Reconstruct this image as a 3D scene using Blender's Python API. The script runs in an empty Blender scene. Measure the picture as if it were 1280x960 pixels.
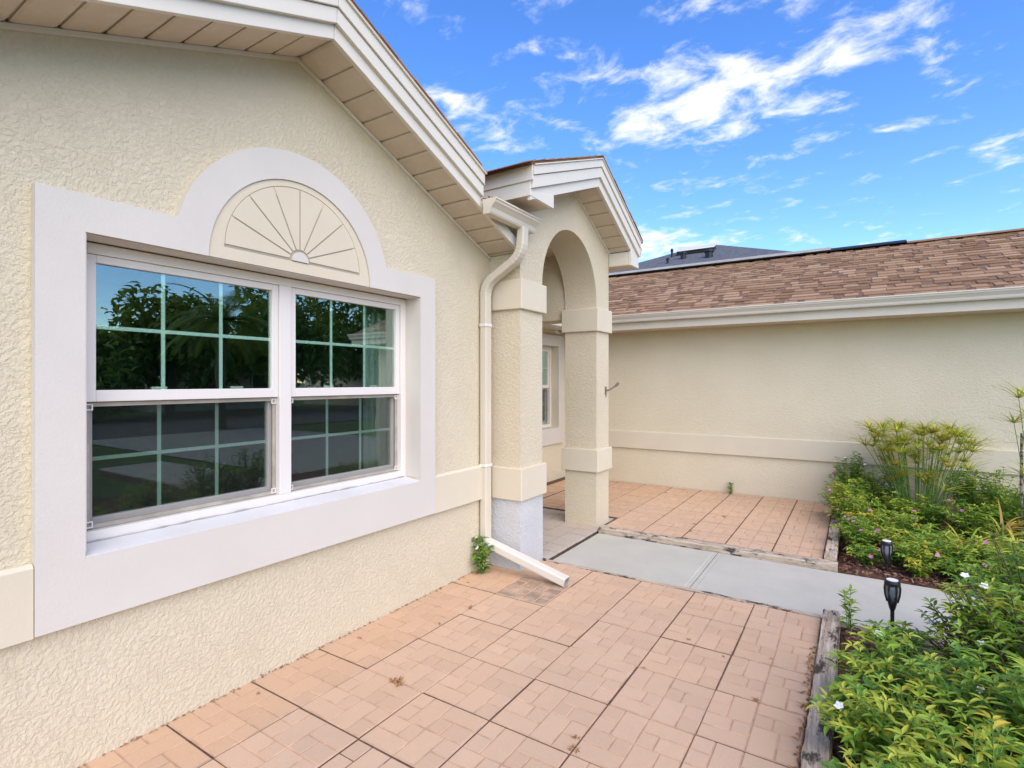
import bpy, math, random
from mathutils import Vector, Matrix
random.seed(7)
scene = bpy.context.scene
COL = scene.collection
R = math.radians

# ------------------------------------------------------------------ camera
cam_data = bpy.data.cameras.new('camera')
cam = bpy.data.objects.new('camera', cam_data)
COL.objects.link(cam)
cam.location = (0, 0, 1.55)
cam.rotation_euler = (R(90), 0, R(32.83))
cam_data.sensor_width = 36
cam_data.lens = 36 * 668 / 1280
cam_data.shift_y = -2.5 / 1280
cam_data.clip_start = 0.05
cam_data.clip_end = 3000
scene.camera = cam

# ------------------------------------------------------------------ world / sky with broken cloud
SUN_EL, SUN_AZ = 42, 126        # azimuth clockwise from +Y
world = bpy.data.worlds.new('World')
scene.world = world
world.use_nodes = True
wn, wl = world.node_tree.nodes, world.node_tree.links
wn.clear()
def W(t, **kw):
    n = wn.new(t)
    for k, v in kw.items(): setattr(n, k, v)
    return n
def wmath(op, a, b=None, c=None):
    n = W('ShaderNodeMath', operation=op)
    for i, v in enumerate((a, b, c)):
        if v is None: continue
        if isinstance(v, (int, float)): n.inputs[i].default_value = v
        else: wl.new(v, n.inputs[i])
    return n.outputs[0]
sky = W('ShaderNodeTexSky', sky_type='NISHITA', sun_disc=False)
sky.sun_elevation = R(SUN_EL); sky.sun_rotation = R(SUN_AZ)
sky.air_density = 1.0; sky.dust_density = 0.15; sky.ozone_density = 3.2
hs = W('ShaderNodeHueSaturation'); hs.inputs['Hue'].default_value = 0.512; hs.inputs['Saturation'].default_value = 1.25; hs.inputs['Value'].default_value = 1.0
wl.new(sky.outputs[0], hs.inputs['Color'])
tc = W('ShaderNodeTexCoord')
sep = W('ShaderNodeSeparateXYZ'); wl.new(tc.outputs['Generated'], sep.inputs[0])
den = wmath('MAXIMUM', wmath('ADD', sep.outputs[2], 0.12), 0.03)
comb = W('ShaderNodeCombineXYZ')
wl.new(wmath('DIVIDE', sep.outputs[0], den), comb.inputs[0])
wl.new(wmath('DIVIDE', sep.outputs[1], den), comb.inputs[1])
pos = comb.outputs[0]
def wnoise(scale, detail, rough, dist=0.0, off=(0, 0, 0), stretch=(1, 1, 1), rot=0):
    m = W('ShaderNodeMapping'); m.inputs['Location'].default_value = off; m.inputs['Scale'].default_value = stretch
    m.inputs['Rotation'].default_value = (0, 0, rot)
    wl.new(pos, m.inputs[0])
    n = W('ShaderNodeTexNoise'); n.inputs['Scale'].default_value = scale; n.inputs['Detail'].default_value = detail
    n.inputs['Roughness'].default_value = rough; n.inputs['Distortion'].default_value = dist
    wl.new(m.outputs[0], n.inputs['Vector']); return n.outputs[0]
fine = wnoise(7.0, 9, 0.62, 0.3, (0.3, 0.1, 0), (1, 1.2, 1), 0.5)
big = wnoise(1.7, 3, 0.5, 0.0, (4.1, 2.7, 0))
# individual cloud banks of the sky: centre, half-sizes, turn (in the cloud-layer plane)
banks = [(-0.36, 1.56, .36, .25, .05, .40), (0.0, 1.50, .34, .12, .1, .26), (-0.52, 1.60, .14, .10, 0, .14),
         (0.20, 1.76, .06, .06, 0, .34), (-0.96, 1.17, .10, .06, .8, .22), (-0.98, 1.33, .13, .10, .6, .22), (-0.98, 1.47, .14, .08, .3, .20),
         (-0.58, 1.30, .16, .04, .3, .20), (-0.36, 1.20, .08, .05, .3, .2), (0.12, 1.92, .09, .05, 0, .18),
         (0.40, 2.25, .16, .16, .4, .24), (-0.5, 2.0, .26, .09, .2, .16), (-0.86, 2.6, .50, .34, .3, .40), (-0.1, 1.28, .3, .07, .2, .17),
         (0.9, -1.2, .5, .3, .3, .25), (1.8, 0.4, .5, .25, .9, .25), (-1.6, -0.6, .5, .3, .1, .25), (1.4, 1.5, .4, .2, .5, .25)]
acc = wmath('MULTIPLY', wmath('SUBTRACT', big, 0.5), 0.30)
for cx, cy, rx, ry, a, amp in banks:
    m = W('ShaderNodeMapping', vector_type='TEXTURE')
    m.inputs['Location'].default_value = (cx, cy, 0); m.inputs['Rotation'].default_value = (0, 0, a)
    m.inputs['Scale'].default_value = (rx * 1.7, ry * 1.7, 1)
    wl.new(pos, m.inputs[0])
    g = W('ShaderNodeTexGradient', gradient_type='QUADRATIC_SPHERE'); wl.new(m.outputs[0], g.inputs[0])
    acc = wmath('ADD', acc, wmath('MULTIPLY', g.outputs[1], amp * 1.25))
dens = wmath('ADD', wmath('ADD', wmath('MULTIPLY', wmath('SUBTRACT', fine, 0.5), 1.55), 0.5), acc)
mr = W('ShaderNodeMapRange', interpolation_type='SMOOTHSTEP')
mr.inputs['From Min'].default_value = 0.57; mr.inputs['From Max'].default_value = 1.05
wl.new(dens, mr.inputs['Value'])
above = W('ShaderNodeMapRange'); above.inputs['From Min'].default_value = 0.0; above.inputs['From Max'].default_value = 0.08
wl.new(sep.outputs[2], above.inputs['Value'])
cloud_fac = wmath('MULTIPLY', wmath('MULTIPLY', mr.outputs[0], above.outputs[0]), 0.92)
mix = W('ShaderNodeMix', data_type='RGBA')
wl.new(cloud_fac, mix.inputs['Factor']); wl.new(hs.outputs[0], mix.inputs['A'])
mix.inputs['B'].default_value = (3.7, 3.75, 3.95, 1)
bg = W('ShaderNodeBackground'); bg.inputs['Strength'].default_value = 0.15
wl.new(mix.outputs['Result'], bg.inputs['Color'])
wo = W('ShaderNodeOutputWorld'); wl.new(bg.outputs[0], wo.inputs[0])

# ------------------------------------------------------------------ sun (veiled: wide and soft) and exposure
sun_data = bpy.data.lights.new('sun', 'SUN')
sun_data.energy = 2.0; sun_data.angle = R(75); sun_data.color = (1.0, 0.87, 0.69)
sun = bpy.data.objects.new('sun', sun_data); COL.objects.link(sun)
sd = Vector((math.sin(R(SUN_AZ)) * math.cos(R(SUN_EL)), math.cos(R(SUN_AZ)) * math.cos(R(SUN_EL)), math.sin(R(SUN_EL))))
sun.rotation_euler = sd.to_track_quat('Z', 'Y').to_euler()
sun.location = (8, -8, 14)
vs = scene.view_settings
vs.view_transform = 'Standard'; vs.look = 'None'; vs.gamma = 1; vs.use_curve_mapping = False
vs.exposure = 1.1

# ------------------------------------------------------------------ materials
class Mat:
    def __init__(s, name):
        s.m = bpy.data.materials.new(name); s.m.use_nodes = True
        s.n, s.l = s.m.node_tree.nodes, s.m.node_tree.links
        s.b = s.n['Principled BSDF']; s.out = s.n['Material Output']
        s.tc = s.n.new('ShaderNodeTexCoord')
    def set(s, **kw):
        for k, v in kw.items(): s.b.inputs[k.replace('_', ' ')].default_value = v
        return s
    def coord(s, kind='Object', scale=(1, 1, 1), rot=(0, 0, 0)):
        m = s.n.new('ShaderNodeMapping'); m.inputs['Scale'].default_value = scale; m.inputs['Rotation'].default_value = rot
        if kind == 'World':
            g = s.n.new('ShaderNodeNewGeometry'); s.l.new(g.outputs['Position'], m.inputs[0])
        else: s.l.new(s.tc.outputs[kind], m.inputs[0])
        return m.outputs[0]
    def noise(s, vec, scale, detail=4, rough=.55, dist=0):
        n = s.n.new('ShaderNodeTexNoise'); n.inputs['Scale'].default_value = scale; n.inputs['Detail'].default_value = detail
        n.inputs['Roughness'].default_value = rough; n.inputs['Distortion'].default_value = dist
        s.l.new(vec, n.inputs['Vector']); return n.outputs[0]
    def ramp(s, fac, stops):
        r = s.n.new('ShaderNodeValToRGB'); e = r.color_ramp.elements
        while len(e) < len(stops): e.new(0.5)
        for el, (p, c) in zip(e, stops):
            el.position = p; el.color = c if len(c) == 4 else (*c, 1)
        s.l.new(fac, r.inputs[0]); return r.outputs[0]
    def mix(s, fac, a, b, mode='MIX'):
        n = s.n.new('ShaderNodeMix'); n.data_type = 'RGBA'; n.blend_type = mode
        for sock, v in (('Factor', fac), ('A', a), ('B', b)):
            if isinstance(v, (int, float)): n.inputs[sock].default_value = v
            elif isinstance(v, tuple): n.inputs[sock].default_value = v if len(v) == 4 else (*v, 1)
            else: s.l.new(v, n.inputs[sock])
        return n.outputs['Result']
    def math(s, op, a, b=0.0):
        n = s.n.new('ShaderNodeMath'); n.operation = op
        for i, v in enumerate((a, b)):
            if isinstance(v, (int, float)): n.inputs[i].default_value = v
            else: s.l.new(v, n.inputs[i])
        return n.outputs[0]
    def color(s, c): s.l.new(c, s.b.inputs['Base Color']); return s
    def rough(s, c): s.l.new(c, s.b.inputs['Roughness']); return s
    def bump(s, h, dist, strength=1.0):
        b = s.n.new('ShaderNodeBump'); b.inputs['Distance'].default_value = dist; b.inputs['Strength'].default_value = strength
        s.l.new(h, b.inputs['Height'])
        prev = s.b.inputs['Normal'].links
        if prev: s.l.new(prev[0].from_socket, b.inputs['Normal'])
        s.l.new(b.outputs[0], s.b.inputs['Normal']); return s

def stucco(name, c1, c2, amp=0.0034, scale=56.0):
    m = Mat(name); v = m.coord('World')
    m.set(Roughness=.88, Specular_IOR_Level=.25)
    warp = m.noise(v, 9, 2, .5)
    vv = m.n.new('ShaderNodeVectorMath'); vv.operation = 'MULTIPLY_ADD'
    cx = m.n.new('ShaderNodeCombineXYZ')
    for i in range(3): m.l.new(warp, cx.inputs[i])
    vv.inputs[1].default_value = (.05, .05, .05); m.l.new(cx.outputs[0], vv.inputs[0]); m.l.new(v, vv.inputs[2])
    a = m.noise(vv.outputs[0], scale, 4, .6, .25)
    knock = m.ramp(a, [(.38, (0, 0, 0)), (.60, (1, 1, 1))])
    b = m.noise(v, 140, 3, .6)
    h = m.mix(.22, knock, b)
    m.bump(h, amp)
    blot = m.noise(v, 1.3, 5, .6)
    col = m.mix(m.ramp(blot, [(.35, (0, 0, 0)), (.7, (1, 1, 1))]), c1, c2)
    fine = m.noise(v, 60, 3, .6)
    m.color(m.mix(.10, col, m.ramp(fine, [(.3, (.55, .5, .4)), (.7, (1, 1, 1))]), 'MULTIPLY'))
    return m.m
def painted(name, c, rough=.6, bump=.0008, var=.06, nscale=60):
    m = Mat(name); v = m.coord('World'); m.set(Roughness=rough, Specular_IOR_Level=.3)
    n1 = m.noise(v, 2.2, 5, .6); d = tuple(x * (1 - var * 2) for x in c)
    m.color(m.mix(m.ramp(n1, [(.3, (0, 0, 0)), (.7, (1, 1, 1))]), d, c))
    if bump: m.bump(m.noise(v, nscale, 4, .6), bump)
    return m.m

M = {}
M['stucco'] = stucco('cream_stucco', (.62, .535, .385), (.67, .58, .425))
M['stucco_wing'] = stucco('cream_stucco_wing', (.65, .57, .41), (.69, .61, .45), .0026, 50)
M['primer'] = stucco('grey_primer_stucco', (.50, .50, .495), (.62, .615, .605), .003, 50)
M['band'] = painted('cream_smooth_band', (.65, .57, .43), .75, .0007, .03, 90)
M['surround'] = painted('white_surround', (.63, .575, .51), .75, .0012, .03, 110)
M['fan'] = painted('cream_fan_panel', (.65, .565, .42), .75, .0008, .03, 90)
M['groove'] = painted('fan_groove', (.42, .36, .27), .8, 0, .1)
M['fascia'] = painted('offwhite_aluminium', (.69, .635, .54), .42, .0002, .03, 8)
M['gutter'] = painted('offwhite_gutter', (.63, .565, .45), .4, .0002, .05, 8)
M['vinyl'] = painted('white_vinyl', (.73, .675, .62), .38, .0001, .015, 8)
M['muntin'] = painted('pale_grille', (.86, .90, .87), .5, 0, .01)
M['caulk'] = painted('old_caulk', (.50, .48, .44), .8, .002, .25, 120)
M['sillpaint'] = painted('white_sill_paint', (.72, .70, .68), .6, .0015, .08, 70)
def soffit_mat():
    m = Mat('soffit_panel'); v = m.coord('World'); m.set(Roughness=.6)
    n1 = m.noise(v, 22, 5, .65); n2 = m.noise(v, 3, 4, .6)
    c = m.mix(m.ramp(n1, [(.52, (0, 0, 0)), (.75, (1, 1, 1))]), (.60, .505, .39), (.68, .58, .46))
    m.color(m.mix(m.ramp(n2, [(.3, (0, 0, 0)), (.8, (.6, .6, .6))]), c, (.52, .43, .325)))
    return m.m
M['soffit'] = soffit_mat()
def concrete():
    m = Mat('painted_concrete'); v = m.coord('World'); m.set(Roughness=.8, Specular_IOR_Level=.25)
    n1 = m.noise(v, 2.5, 6, .65); n2 = m.noise(v, 160, 3, .6)
    c = m.mix(m.ramp(n1, [(.3, (0, 0, 0)), (.75, (1, 1, 1))]), (.48, .46, .385), (.56, .535, .45))
    s = m.noise(v, 30, 2, .5); c = m.mix(m.ramp(s, [(.70, (0, 0, 0)), (.76, (.5, .5, .5))]), c, (.33, .33, .30))
    m.color(m.mix(.15, c, m.ramp(n2, [(.3, (.5, .5, .5)), (.7, (1, 1, 1))]), 'MULTIPLY'))
    m.bump(n2, .0012); return m.m
M['concrete'] = concrete()
def paver_mat(name, c1, c2, stain=0.0):
    m = Mat(name); v = m.coord('World'); m.set(Roughness=.86, Specular_IOR_Level=.25)
    oi = m.n.new('ShaderNodeObjectInfo')
    g = m.n.new('ShaderNodeNewGeometry')
    base = m.mix(oi.outputs['Random'], c1, c2)
    isl = m.ramp(g.outputs['Random Per Island'], [(0, (.84, .83, .82)), (1, (1.0, 1.0, 1.0))])
    base = m.mix(.8, base, isl, 'MULTIPLY')
    n1 = m.noise(v, 3.2, 6, .65); n2 = m.noise(v, 220, 3, .65)
    base = m.mix(m.ramp(n1, [(.35, (0, 0, 0)), (.75, (.55, .55, .55))]), base, (.59, .405, .27))
    base = m.mix(.22, base, m.ramp(n2, [(.3, (.45, .42, .4)), (.62, (1, 1, 1))]), 'MULTIPLY')
    sp = m.noise(v, 46, 3, .6); base = m.mix(m.ramp(sp, [(.715, (0, 0, 0)), (.75, (.6, .6, .6))]), base, (.20, .13, .09))
    wr = m.noise(v, 1.1, 5, .7); base = m.mix(m.ramp(wr, [(.45, (0, 0, 0)), (.72, (.32, .32, .32))]), base, (.42, .33, .26))
    if stain:
        n3 = m.noise(v, 7, 5, .7)
        base = m.mix(m.ramp(n3, [(.36, (0, 0, 0)), (.6, (stain, stain, stain))]), base, (.13, .105, .09))
    m.color(base); m.bump(n2, .0015); return m.m
M['paver'] = paver_mat('terracotta_paver', (.68, .455, .285), (.665, .46, .305))
M['paver_wall'] = paver_mat('terracotta_paver_deep', (.67, .435, .26), (.665, .44, .275))  # slightly deeper, more orange terracotta than the main paver
M['paver_stain'] = paver_mat('terracotta_paver_mildewed', (.60, .42, .28), (.60, .42, .28), .6)
M['tile'] = paver_mat('grey_entry_tile', (.50, .465, .40), (.55, .51, .45))
def simple(name, c, rough=.8, var=.25, scale=8, bump=0, bs=40):
    m = Mat(name); v = m.coord('World'); m.set(Roughness=rough, Specular_IOR_Level=.25)
    n1 = m.noise(v, scale, 5, .6); lo = tuple(x * (1 - var) for x in c); hi = tuple(min(1, x * (1 + var)) for x in c)
    m.color(m.mix(m.ramp(n1, [(.3, (0, 0, 0)), (.7, (1, 1, 1))]), lo, hi))
    if bump: m.bump(m.noise(v, bs, 5, .65), bump)
    return m.m
M['groove_dirt'] = simple('paver_groove', (.50, .33, .215), .95, .22, 9)
M['joint'] = simple('joint_dirt', (.13, .085, .055), .95, .4, 30, .004, 200)
M['mulch'] = simple('mulch_soil', (.16, .08, .048), .95, .5, 25, .02, 60)
M['lawn'] = simple('lawn_grass', (.085, .15, .035), .95, .35, 3, .03, 40)
M['asphalt'] = simple('road_asphalt', (.12, .12, .115), .9, .15, 4)
M['drive'] = simple('pale_driveway', (.42, .40, .36), .85, .1, 3)
def chip_mat():
    m = Mat('mulch_chip'); g = m.n.new('ShaderNodeNewGeometry'); m.set(Roughness=.9)
    m.color(m.ramp(g.outputs['Random Per Island'], [(0, (.10, .045, .03)), (.4, (.20, .09, .055)), (.75, (.27, .15, .09)), (1, (.36, .27, .19))]))
    return m.m
M['chip'] = chip_mat()
def timber_mat():
    m = Mat('weathered_timber'); m.set(Roughness=.9, Specular_IOR_Level=.2)
    v = m.coord('Object', (28, 1.6, 28)); w = m.coord('World')
    grain = m.noise(v, 2.2, 7, .7, .5)
    c = m.ramp(grain, [(.25, (.12, .095, .072)), (.42, (.38, .30, .22)), (.6, (.60, .495, .38)), (.8, (.74, .63, .50))])
    rot = m.noise(m.coord('Object', (9, 3.2, 9)), 1.6, 6, .7)
    c = m.mix(m.ramp(rot, [(.53, (0, 0, 0)), (.60, (.92, .92, .92))]), c, (.045, .038, .032))
    m.color(c); m.bump(grain, .006); return m.m
M['timber'] = timber_mat()
def shingle_mat(name, stops):
    m = Mat(name); m.set(Roughness=.95, Specular_IOR_Level=.15)
    oi = m.n.new('ShaderNodeObjectInfo'); g = m.n.new('ShaderNodeNewGeometry')
    f = m.math('FRACT', m.math('ADD', oi.outputs['Random'], g.outputs['Random Per Island']))
    v = m.coord('World'); n2 = m.noise(v, 190, 2, .7)
    c = m.ramp(f, stops)
    blot = m.noise(v, 1.1, 4, .6)
    c = m.mix(m.ramp(blot, [(.35, (0, 0, 0)), (.75, (.45, .45, .45))]), c, (.35, .215, .13))
    m.color(m.mix(.5, c, m.ramp(n2, [(.3, (.45, .42, .4)), (.7, (1.0, 1.0, 1.0))]), 'MULTIPLY')); m.bump(n2, .002); return m.m
M['shingle'] = shingle_mat('brown_shingle', [(0, (.21, .115, .06)), (.25, (.33, .195, .11)), (.65, (.43, .265, .155)), (1, (.52, .345, .215))])
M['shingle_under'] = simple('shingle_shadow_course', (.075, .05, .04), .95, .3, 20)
M['shingle_under2'] = simple('brown_shingle_lower_layer', (.21, .125, .075), .95, .35, 14, .003, 150)
M['grey_shingle'] = simple('grey_shingle', (.115, .12, .13), .95, .3, 9, .01, 60)
M['black'] = simple('black_plastic', (.018, .018, .02), .4, .1)
M['panel'] = simple('solar_lamp_lens', (.16, .17, .18), .25, .1)
M['metal'] = simple('dull_metal', (.38, .34, .28), .45, .2)
M['bracket'] = simple('brown_bracket_metal', (.17, .135, .10), .5, .3, 40)
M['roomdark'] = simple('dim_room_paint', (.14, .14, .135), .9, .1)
M['curtain'] = simple('pale_curtain', (.42, .46, .43), .9, .08)
M['blind'] = simple('green_grey_blind', (.45, .52, .47), .7, .05)
M['far_wall'] = simple('far_house_wall', (.62, .58, .50), .9, .05)
M['far_roof'] = simple('far_house_roof', (.30, .25, .21), .95, .2)
M['bark'] = simple('bark', (.12, .09, .065), .95, .35, 12, .02, 30)
M['dry'] = simple('dry_leaf', (.30, .15, .05), .9, .4, 60)
def glass_mat():
    m = Mat('window_glass'); n, l = m.n, m.l
    tr = n.new('ShaderNodeBsdfTransparent'); tr.inputs[0].default_value = (.84, .94, .89, 1)
    gl = n.new('ShaderNodeBsdfGlossy'); gl.inputs['Roughness'].default_value = .0; gl.inputs[0].default_value = (.93, 1, .97, 1)
    lw = n.new('ShaderNodeLayerWeight'); lw.inputs[0].default_value = .5
    fac = m.math('ADD', m.math('MULTIPLY', m.math('POWER', lw.outputs['Facing'], 2.2), .95), .16)
    mx = n.new('ShaderNodeMixShader'); l.new(fac, mx.inputs[0]); l.new(tr.outputs[0], mx.inputs[1]); l.new(gl.outputs[0], mx.inputs[2])
    l.new(mx.outputs[0], m.out.inputs[0]); n.remove(m.b); return m.m
M['glass'] = glass_mat()
def screen_mat():
    m = Mat('insect_screen'); n, l = m.n, m.l
    tr = n.new('ShaderNodeBsdfTransparent')
    df = n.new('ShaderNodeBsdfDiffuse'); df.inputs[0].default_value = (.022, .024, .022, 1)
    mx = n.new('ShaderNodeMixShader'); mx.inputs[0].default_value = .20
    l.new(tr.outputs[0], mx.inputs[1]); l.new(df.outputs[0], mx.inputs[2]); l.new(mx.outputs[0], m.out.inputs[0]); n.remove(m.b); return m.m
M['screen'] = screen_mat()
def leaf_mat(name, c, c2, gloss=.45, trans=.32):
    m = Mat(name); n, l = m.n, m.l
    g = n.new('ShaderNodeNewGeometry')
    col = m.mix(g.outputs['Random Per Island'], c, c2)
    m.color(col); m.set(Roughness=gloss, Specular_IOR_Level=.35)
    t = n.new('ShaderNodeBsdfTranslucent'); l.new(m.mix(.5, col, (.35, .42, .03), 'MIX'), t.inputs[0])
    mx = n.new('ShaderNodeMixShader'); mx.inputs[0].default_value = trans
    l.new(m.b.outputs[0], mx.inputs[1]); l.new(t.outputs[0], mx.inputs[2]); l.new(mx.outputs[0], m.out.inputs[0]); return m.m
M['leaf_deep'] = leaf_mat('leaf_deep_green', (.07, .18, .028), (.13, .28, .04))
M['leaf_mid'] = leaf_mat('leaf_mid_green', (.20, .36, .04), (.32, .48, .06))
M['leaf_lime'] = leaf_mat('leaf_lime', (.42, .50, .055), (.56, .58, .075))
M['leaf_yellow'] = leaf_mat('leaf_yellow', (.50, .42, .05), (.62, .48, .05))
M['leaf_rust'] = leaf_mat('leaf_rust', (.36, .20, .05), (.46, .30, .07))
M['petal_white'] = simple('white_petal', (.80, .78, .78), .7, .05)
M['petal_pink'] = simple('pink_petal', (.62, .20, .42), .7, .2)
M['stem'] = simple('green_stem', (.13, .24, .045), .7, .25, 20)
M['tree_leaf'] = leaf_mat('far_tree_leaf', (.07, .15, .028), (.16, .25, .05), .6, .3)

# ------------------------------------------------------------------ mesh helpers
class MB:
    def __init__(s): s.v, s.f, s.mi = [], [], []
    def add(s, vs, fs, mi=0):
        o = len(s.v); s.v += [tuple(v) for v in vs]; s.f += [tuple(i + o for i in f) for f in fs]; s.mi += [mi] * len(fs); return s
    def box(s, x0, x1, y0, y1, z0, z1, mi=0):
        vs = [(x, y, z) for z in (z0, z1) for y in (y0, y1) for x in (x0, x1)]
        return s.add(vs, [(0, 2, 3, 1), (4, 5, 7, 6), (0, 1, 5, 4), (2, 6, 7, 3), (0, 4, 6, 2), (1, 3, 7, 5)], mi)
    def prism(s, pts, axis, a0, a1, mi=0):
        n = len(pts)
        def mk(p, a): return (a, p[0], p[1]) if axis == 'X' else ((p[0], a, p[1]) if axis == 'Y' else (p[0], p[1], a))
        ar = sum(pts[i][0] * pts[(i + 1) % n][1] - pts[(i + 1) % n][0] * pts[i][1] for i in range(n))
        flip = (ar > 0) == (axis == 'Y')
        if flip: pts = pts[::-1]
        vs = [mk(p, a0) for p in pts] + [mk(p, a1) for p in pts]
        fs = [tuple(range(n))[::-1], tuple(range(n, 2 * n))] + [(i, (i + 1) % n, n + (i + 1) % n, n + i) for i in range(n)]
        return s.add(vs, fs, mi)
    def tube(s, path, radii, n=6, mi=0, cap=True):
        path = [Vector(p) for p in path]; rings = []
        if not hasattr(radii, '__len__'): radii = [radii] * len(path)
        for i, p in enumerate(path):
            d = (path[min(i + 1, len(path) - 1)] - path[max(i - 1, 0)]).normalized()
            u = d.cross(Vector((0, 0, 1)));
            if u.length < 1e-3: u = Vector((1, 0, 0))
            u.normalize(); w = d.cross(u)
            rings.append([p + (u * math.cos(t) + w * math.sin(t)) * radii[i] for t in [2 * math.pi * k / n for k in range(n)]])
        vs = [v for r in rings for v in r]; fs = []
        for i in range(len(rings) - 1):
            for k in range(n): fs.append((i * n + k, i * n + (k + 1) % n, (i + 1) * n + (k + 1) % n, (i + 1) * n + k))
        if cap: fs += [tuple(range(n))[::-1], tuple(range((len(rings) - 1) * n, len(rings) * n))]
        return s.add(vs, fs, mi)
    def lathe(s, prof, c=(0, 0, 0), n=12, mi=0):
        vs = [(c[0] + r * math.cos(2 * math.pi * k / n), c[1] + r * math.sin(2 * math.pi * k / n), c[2] + z) for r, z in prof for k in range(n)]
        fs = [(i * n + k, i * n + (k + 1) % n, (i + 1) * n + (k + 1) % n, (i + 1) * n + k) for i in range(len(prof) - 1) for k in range(n)]
        fs += [tuple(range(n))[::-1], tuple(range((len(prof) - 1) * n, len(prof) * n))]
        return s.add(vs, fs, mi)
    def leaf(s, p, d, up, L, w, mi=0, fold=.25, droop=.2):
        d = d.normalized(); u = d.cross(up)
        if u.length < 1e-3: u = Vector((1, 0, 0))
        u.normalize(); nn = u.cross(d)
        m1 = p + d * L * .35 ; m2 = p + d * L * .72 - nn * L * droop * .35; t = p + d * L - nn * L * droop
        a = p + d * L * .38 + u * w * .5 + nn * w * fold; b = p + d * L * .38 - u * w * .5 + nn * w * fold
        c = m2 + u * w * .36 + nn * w * fold * .7; e = m2 - u * w * .36 + nn * w * fold * .7
        return s.add([p, m1, m2, t, a, b, c, e], [(0, 1, 4), (0, 5, 1), (1, 2, 6, 4), (1, 5, 7, 2), (2, 3, 6), (2, 7, 3)], mi)
    def blade(s, p, d, L, w, droop, mi=0, n=4):
        d = d.normalized(); u = d.cross(Vector((0, 0, 1)))
        if u.length < 1e-3: u = Vector((1, 0, 0))
        u.normalize(); vs = []; fs = []; q = Vector(p); dd = d.copy()
        for i in range(n + 1):
            t = i / n; ww = w * (1 - t) ** .7 * .5 + .0004
            vs += [q + u * ww, q - u * ww + Vector((0, 0, w * .15))]
            q = q + dd * L / n; dd = (dd + Vector((0, 0, -droop / n))).normalized()
        for i in range(n): fs.append((2 * i, 2 * i + 1, 2 * i + 3, 2 * i + 2))
        return s.add(vs, fs, mi)
    def mesh(s, name, mats, smooth=False):
        me = bpy.data.meshes.new(name); me.from_pydata(s.v, [], s.f)
        for m in (mats if isinstance(mats, (list, tuple)) else [mats]): me.materials.append(m)
        if any(s.mi): me.polygons.foreach_set('material_index', s.mi)
        if smooth: me.polygons.foreach_set('use_smooth', [True] * len(me.polygons))
        me.update(); return me
    def build(s, name, mats, parent=None, smooth=False, bevel=0, **props):
        return link(name, s.mesh(name, mats, smooth), parent, bevel=bevel, **props)

def link(name, me, parent=None, loc=None, rot=None, bevel=0, **props):
    o = bpy.data.objects.new(name, me); COL.objects.link(o)
    if loc is not None: o.location = loc
    if rot is not None: o.rotation_euler = rot
    if parent is not None:
        o.parent = parent
        o.matrix_parent_inverse = Matrix.Translation(-world_loc(parent))
    if bevel:
        b = o.modifiers.new('bevel', 'BEVEL'); b.width = bevel; b.segments = 2; b.limit_method = 'ANGLE'; b.angle_limit = R(40)
    for k, v in props.items(): o[k] = v
    return o
def world_loc(o):
    # every parent here is an unrotated empty or an unmoved mesh
    if o.type == 'EMPTY': return Vector(o.location)
    return Vector((0, 0, 0))
def thing(name, loc, label, category, group=None):
    o = bpy.data.objects.new(name, None); COL.objects.link(o); o.location = loc; o.empty_display_size = .1
    o['label'] = label; o['category'] = category
    if group: o['group'] = group
    return o
def fix_nested(o):
    # children of a mesh part: the part sits in world coordinates already
    pass
def quad_strip_profile(mb, prof, axis, a0, a1, mi=0): mb.prism(prof, axis, a0, a1, mi)

# ------------------------------------------------------------------ ground and hard landscape
g = MB().add([(-600, -600, -.16), (600, -600, -.16), (600, 600, -.16), (-600, 600, -.16)], [(0, 1, 2, 3)])
g.build('ground', M['lawn'], kind='structure')
g = MB().add([(13, -200, -.12), (20, -200, -.12), (20, 200, -.12), (13, 200, -.12)], [(0, 1, 2, 3)])
g.build('road', M['asphalt'], kind='structure')
g = MB().add([(2.9, 6.0, -.13), (13, 6.0, -.13), (13, 11.5, -.13), (2.9, 11.5, -.13)], [(0, 1, 2, 3)])
g.build('driveway', M['drive'], kind='structure')

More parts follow.
